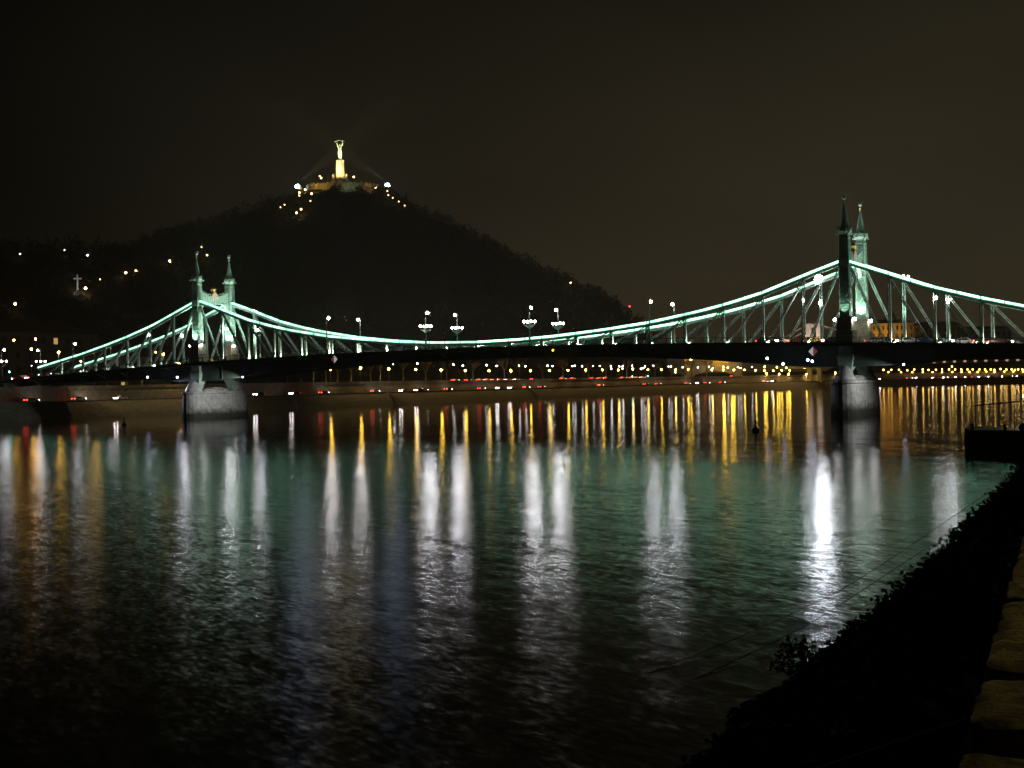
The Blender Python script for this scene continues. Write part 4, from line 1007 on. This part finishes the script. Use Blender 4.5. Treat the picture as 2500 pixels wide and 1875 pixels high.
# ------------------------------------------------------------------ near bank
WX0, WY0 = 69.2, -253.9; WX1, WY1 = 70.05, -261.3
def wall_x(y): return 69.62+(-257.5-y)*.108
# bank slope
bs = MB(); rows = []
ys = [-330+6*i for i in range(46)]
for y in ys:
    base = 62.4-.9*min(1, max(0, (y+232)/45))
    wx = min(70.2, wall_x(y)) if y > -262 else 70.0
    wx = max(66.0, wx)
    r_ = []
    for k_ in range(9):
        f_ = k_/8; x = base-2+(wx+.3-base+2)*f_; z = -.6+6.6*f_**1.0+.25*noise.noise((x*.4, y*.4, 0))
        r_.append((x, y, z))
    rows.append(r_)
struct(bs.sheet(rows), 'near_bank', earth)
def top_x(y): return max(66.0, min(70.2, wall_x(y)) if y > -262 else 70.0)
struct(MB().sheet([[(top_x(y)+.3, y, 6.02) for y in ys], [(110, y, 6.02) for y in ys], [(700, y, 6.6) for y in ys]]), 'promenade', asphalt)
# undergrowth on the slope and individual shrubs
leafm = mat('dark leaves', (.012, .016, .008), .9, 0, .4, 3); rnd = random.Random(11)
ug = MB()
def leaves(mb, cx_, cy_, cz_, r, h, n, s_):
    for _ in range(n):
        d = Vector((rnd.gauss(0,1), rnd.gauss(0,1), rnd.gauss(0,1))).normalized()*(rnd.random()**.4)
        p = Vector((cx_+d.x*r, cy_+d.y*r, cz_+abs(d.z)*h)); a = Vector((rnd.uniform(-1,1), rnd.uniform(-1,1), rnd.uniform(-.6,.6))).normalized()*s_; b = a.cross(Vector((rnd.uniform(-1,1), rnd.uniform(-1,1), rnd.uniform(-1,1)))).normalized()*s_*.6
        i0 = len(mb.v); mb.v += [tuple(p-a), tuple(p+b), tuple(p+a), tuple(p-b)]; mb.f.append((i0, i0+1, i0+2, i0+3))
for i in range(850):
    y = -255+rnd.random()**1.3*110; f_ = rnd.random(); b_ = 62.4-.9*min(1, max(0, (y+232)/45)); x = b_+.2+f_*(8.9-b_+60)
    z = -.6+6.6*(x-b_+2)/(wall_x(y)+.3-b_+2)
    gr = 1+.7*min(1, max(0, (y+245)/60))
    leaves(ug, x, y, z-.2, rnd.uniform(.55,1.0)*(1+.35*(gr-1)), rnd.uniform(.4,.85)*gr, 130, rnd.uniform(.05,.10))
rb = MB(); r2 = random.Random(5)
for i in range(420):                                   # rubble along the toe of the bank
    y = -256+r2.random()**1.2*105; b_ = 62.4-.9*min(1, max(0, (y+232)/45)); x = b_-.2+r2.random()**1.6*5; z = -.6+6.6*(x-b_+2)/(wall_x(y)+.3-b_+2)
    rr_ = r2.uniform(.14, .46); n0 = len(rb.v); rb.ball((x, y, z+.15*rr_), rr_, 8, 6, r2.uniform(.6, 1.0))
    for k_ in range(n0, len(rb.v)):
        p = Vector(rb.v[k_]); q = Vector((x, y, z)); f_ = 1+.55*noise.noise(p*1.7/rr_*.5+Vector((i,0,0))); rb.v[k_] = tuple(q+(p-q)*f_)
ro = rb.build('rubble', mat('wet dark rubble', (.016,.015,.012), .9, 0, .4, 4)); ro['kind'] = 'stuff'; ro['label'] = 'dark rubble along the toe of the near bank'
u_ = ug.build('undergrowth', leafm); u_['kind'] = 'stuff'; u_['label'] = 'black mass of undergrowth on the sloping near bank'
SH = [((1925,1568),.9,'standing clear of the dark bank where the bright streak ends'),((1990,1545),.7,'just left of the bright streak on the water'),((2055,1500),.8,'under the right side of the bright streak'),((2120,1440),.7,'where the bank cuts the lower cable'),((2255,1345),1.0,'bulging over the water below the cables'),((2285,1325),.8,'bulging just right of the largest bank bush'),
      ((2395,1228),1.1,'highest on the bank left of the picture edge'),((2440,1205),.9,'close to the right edge of the picture'),((1860,1640),.8,'lower down the bank left of the streak'),((1780,1720),.9,'low on the bank towards the bottom edge'),((1700,1810),.8,'at the bottom edge where the bank meets the water')]
for (q, r, txt) in SH:
    p = on(q[0], q[1]+20, 2, 1.9); y = p.y; x = p.x+.9
    t_ = thing('shrub', 'black silhouetted shrub '+txt, 'shrub', (x, y, 1.5), 'shrubs on the near bank'); t_['_local'] = 1
    fo = MB(); 
    for k_ in range(7): leaves(fo, rnd.uniform(-.6,.6)*r, rnd.uniform(-.6,.6)*r, rnd.uniform(-.5,.3)*r-.2, r*rnd.uniform(.5,.8), r*rnd.uniform(.6,1.0), 420, .065)
    fo.build('foliage', leafm, t_)
    sm = MB()
    for k_ in range(5): sm.bar((0,0,-1.2), (rnd.uniform(-.6,.6)*r, rnd.uniform(-.6,.6)*r, .5*r), .06, w2=.02)
    sm.build('stem', bark, t_)
# stone parapet
par = thing('parapet', 'rough stone parapet of rounded blocks lit yellow at the right edge', 'parapet', (70.2, -258, 6))
rough_stone = mat('rough limestone', (.24,.20,.11), .95, 0, .75, 7)
_t = rough_stone.node_tree; _n = _t.nodes.new('ShaderNodeTexNoise'); _n.inputs['Scale'].default_value = 16; _n.inputs['Detail'].default_value = 8; _n.inputs['Roughness'].default_value = .7
_c = _t.nodes.new('ShaderNodeTexCoord'); _b = _t.nodes.new('ShaderNodeBump'); _b.inputs['Strength'].default_value = 1.0; _b.inputs['Distance'].default_value = .05
_t.links.new(_c.outputs['Object'], _n.inputs['Vector']); _t.links.new(_n.outputs['Fac'], _b.inputs['Height']); _t.links.new(_b.outputs[0], _t.nodes['Principled BSDF'].inputs['Normal'])
def rock(x0, x1, y0, y1, z0, z1, seed, cut=.06):
    nx, ny, nz = 14, max(8, int((y1-y0)/.05)), 10; mb = MB()
    def P(u_, v_, w_):
        x = x0+(x1-x0)*u_; y = y0+(y1-y0)*v_; z = z0+(z1-z0)*w_; x += wall_x(y)-69.9
        # rounded upper edges
        c_ = Vector((x, y, z)); rr = cut
        lx0, lx1 = x0+wall_x(y)-69.9+rr, x1+wall_x(y)-69.9-rr
        q = Vector((min(max(x, lx0), lx1), min(max(y, y0+rr), y1-rr), min(z, z1-rr))); d = c_-q
        if d.length > 1e-6: c_ = q+d.normalized()*min(d.length, rr) if (z > z1-rr or True) else c_
        nn = noise.fractal((c_.x*5+seed, c_.y*5, c_.z*5), 1.0, 2.0, 4); n2 = noise.fractal((c_.x*1.5, c_.y*9+seed, c_.z*2), 1.0, 2.0, 3)
        return c_+Vector((nn*.018-.01, nn*.01, n2*.028+nn*.010))
    for f in range(5):
        if f == 0: mb.sheet([[P(i/nx, j/ny, 1) for i in range(nx+1)] for j in range(ny+1)])
        if f == 1: mb.sheet([[P(0, j/ny, k_/nz) for k_ in range(nz+1)] for j in range(ny+1)])
        if f == 2: mb.sheet([[P(1, j/ny, 1-k_/nz) for k_ in range(nz+1)] for j in range(ny+1)])
        if f == 3: mb.sheet([[P(i/nx, 0, k_/nz) for k_ in range(nz+1)] for i in range(nx+1)])
        if f == 4: mb.sheet([[P(i/nx, 1, 1-k_/nz) for k_ in range(nz+1)] for i in range(nx+1)])
    return mb
ye = [(-261.6,-260.36),(-260.06,-259.36),(-259.20,-257.6),(-257.57,-256.0),(-255.97,-254.3),(-254.27,-252.4),(-252.37,-250.4),(-250.3,-247),(-246.9,-243),(-242.9,-237)]
for i, (a, b) in enumerate(ye): rock(69.9, 70.75, a, b, 6.0, 7.0, i*3.7).build('coping_block', rough_stone, par, smooth=True)
MB().box(69.95+.2, 70.6+.2, -262, -255, 5.9, 6.35).build('wall_foot', rough_stone, par)
fx = MB()
fx.lathe(wall_x(-260.2)+.35, -260.2, [(.05,6.3),(.05,6.78),(.09,6.8),(.09,6.86)], 10)
for dx in (.12, .55): fx.ball((wall_x(-260.2)+dx, -260.22, 6.74), .018, 8, 5)
fx.bar((wall_x(-260.2)+.02, -260.2, 6.7), (wall_x(-260.2)+.9, -260.22, 6.72), .09); fx.build('iron_clamp', mat('worn steel', (.30,.30,.32), .35, .8), par)
# rail running out over the bank
ra, rb = on(2000, 1880, 2, 5.7), on(2365, 1760, 2, 6.25)
hr = thing('handrail', 'brown metal handrail bar slanting out over the dark bank at the bottom right', 'handrail', (ra+rb)/2)
hm_ = MB().bar(ra+(ra-rb)*.6, rb, .045, n=8); hm_.build('rail', mat('brown metal', (.16,.12,.07), .5, .3), hr)
q = ra.lerp(rb, .2); MB().bar((q.x, q.y, 4.2), q, .04, n=6).build('post', iron, hr)
# lamp of the promenade behind the viewer's shoulder (its light lies on the parapet)
pm_ = thing('promenade_lamp', 'yellow street lamp on the near promenade just outside the right edge', 'street lamp', (74.6, -255.5, 6.05)); pm_['_local'] = 1
MB().lathe(0, 0, [(.14,0),(.08,.3),(.06,4.6),(.12,4.65)], 8).build('pole', iron, pm_)
MB().ball((0,0,4.9), .18, 10, 6).build('lantern', glow('promenade lamp', (1,.78,.30), 210), pm_)

# mooring pontoon with its cables
pa = on(2357, 1104, 2, 0); ax = Vector((.978, -.21, 0)); ay = Vector((.21, .978, 0))
pt = thing('pontoon', 'dark moored pontoon with a low canopy at the right edge of the river', 'boat', pa); pt['_local'] = 1; pt.rotation_euler = (0,0,R(-12))
hull = mat('black hull', (.012,.012,.012), .6)
hb = MB(); hb.prism([(0,-.4),(24,-.4),(24,2.3),(.3,2.3),(0,2.5),(-.1,1.2)], 0, 7); hb.build('hull', hull, pt)
net = mat('awning net', (.05,.045,.03), .9); _t = net.node_tree; _m = _t.nodes.new('ShaderNodeMixShader'); _tr = _t.nodes.new('ShaderNodeBsdfTransparent'); _m.inputs[0].default_value = .35
_t.links.new(_tr.outputs[0], _m.inputs[1]); _t.links.new(_t.nodes['Principled BSDF'].outputs[0], _m.inputs[2]); _t.links.new(_m.outputs[0], _t.nodes['Material Output'].inputs['Surface'])
rl = MB()
for x in (1, 5, 9, 13, 17, 21):
    for y in (.3, 6.6): rl.lathe(x, y, [(.03,2.3),(.03,4.9)], 6)
rl.build('canopy_post', hull, pt)
cn = MB().prism([(.6,4.85),(4,5.2),(9,5.4),(24,5.35),(24,5.25),(9,5.29),(4,5.09),(.6,4.75)], .1, 6.8); cn.build('canopy', net, pt)
bo = MB()
for x in (.6, 4.0, 7.4): bo.lathe(x, .4, [(.16,2.3),(.14,2.75),(.25,2.8),(.22,2.95)], 8)
bo.ball((5.8,.6,2.6), .55, 8, 5, .8); bo.build('bollard', hull, pt)
p = at(2502, 967, 142); lp = thing('pontoon_lamp', 'white yellow lamp on the pontoon at the very right edge', 'lamp', p); lp['_local'] = 1
MB().ball((0,0,0), .16, 10, 6).build('lantern', glow('pontoon lamp', (1,.86,.45), 180), lp); MB().lathe(0, 0, [(.04,-3),(.04,-.14)], 6).build('pole', hull, lp)
cab = mat('steel cable', (.01,.01,.01), .6)
for nm, pts in (('upper', [(2502,1140),(2146,1383),(1947,1492),(1714,1592),(1500,1675)]), ('lower', [(2502,1178),(2072,1463),(1928,1547),(1699,1657),(1560,1716)])):
    a = at(*pts[0], 60); b = on(*pts[-1], 2, -.05); hd = Vector((b.x-a.x, b.y-a.y, 0)); pn = hd.cross(Vector((0,0,1))).normalized(); k3 = []
    for q in pts:                                      # the cable hangs in one vertical plane
        d = ray(*q); k3.append(CAM+d*((a-CAM).dot(pn)/d.dot(pn)))
    w3 = []
    for i in range(len(k3)-1):
        p0, p1, p2, p3 = k3[max(0, i-1)], k3[i], k3[i+1], k3[min(len(k3)-1, i+2)]
        for j in range(8):
            u_ = j/8; w3.append(((p1*2)+(p2-p0)*u_+(p0*2-p1*5+p2*4-p3)*u_*u_+(p1*3-p0-p2*3+p3)*u_**3)*.5)
    w3.append(k3[-1])
    cm_ = MB().path(w3, .02, 5); tag(cm_.build('mooring_cable', cab), '%s of the two dark cables running down over the water at right' % nm, 'cable', 'mooring cables')
# buoys and a swimming bird's stake
for q, txt in (((1845,1052),'in front of the near pier'), ((303,1038),'left of the far pier'), ((1575,984),'close to the far bank in mid river')):
    p = on(*q, 2, 0); s_ = (p-CAM).length/220
    t_ = thing('buoy', 'small dark buoy floating '+txt, 'buoy', p, 'buoys on the river'); t_['_local'] = 1
    MB().lathe(0, 0, [(.3,-.2),(.55,.0),(.6,.3),(.4,.5),(.2,.6)], 10).build('float', hull, t_); MB().lathe(0, 0, [(.18,.6),(.10,1.4),(.22,1.45),(.05,1.75)], 6).build('topmark', hull, t_)
# ------------------------------------------------------------------ river haze
hz = MB().box(-1600, 1600, -800, 2100, -13, 200).build('haze', None)
hmat = bpy.data.materials.new('haze'); hmat.use_nodes = True; t = hmat.node_tree; t.nodes.clear()
o = t.nodes.new('ShaderNodeOutputMaterial'); v = t.nodes.new('ShaderNodeVolumePrincipled'); v.inputs['Density'].default_value = HAZE
v.inputs['Color'].default_value = (1.0,.93,.78,1); v.inputs['Anisotropy'].default_value = .3
t.links.new(v.outputs[0], o.inputs['Volume']); hmat.cycles.homogeneous_volume = True
hz.data.materials.clear(); hz.data.materials.append(hmat); hz['kind'] = 'stuff'; hz['label'] = 'thin river haze filling the night air'
for o in bpy.data.objects:
    if '_local' in o: del o['_local']
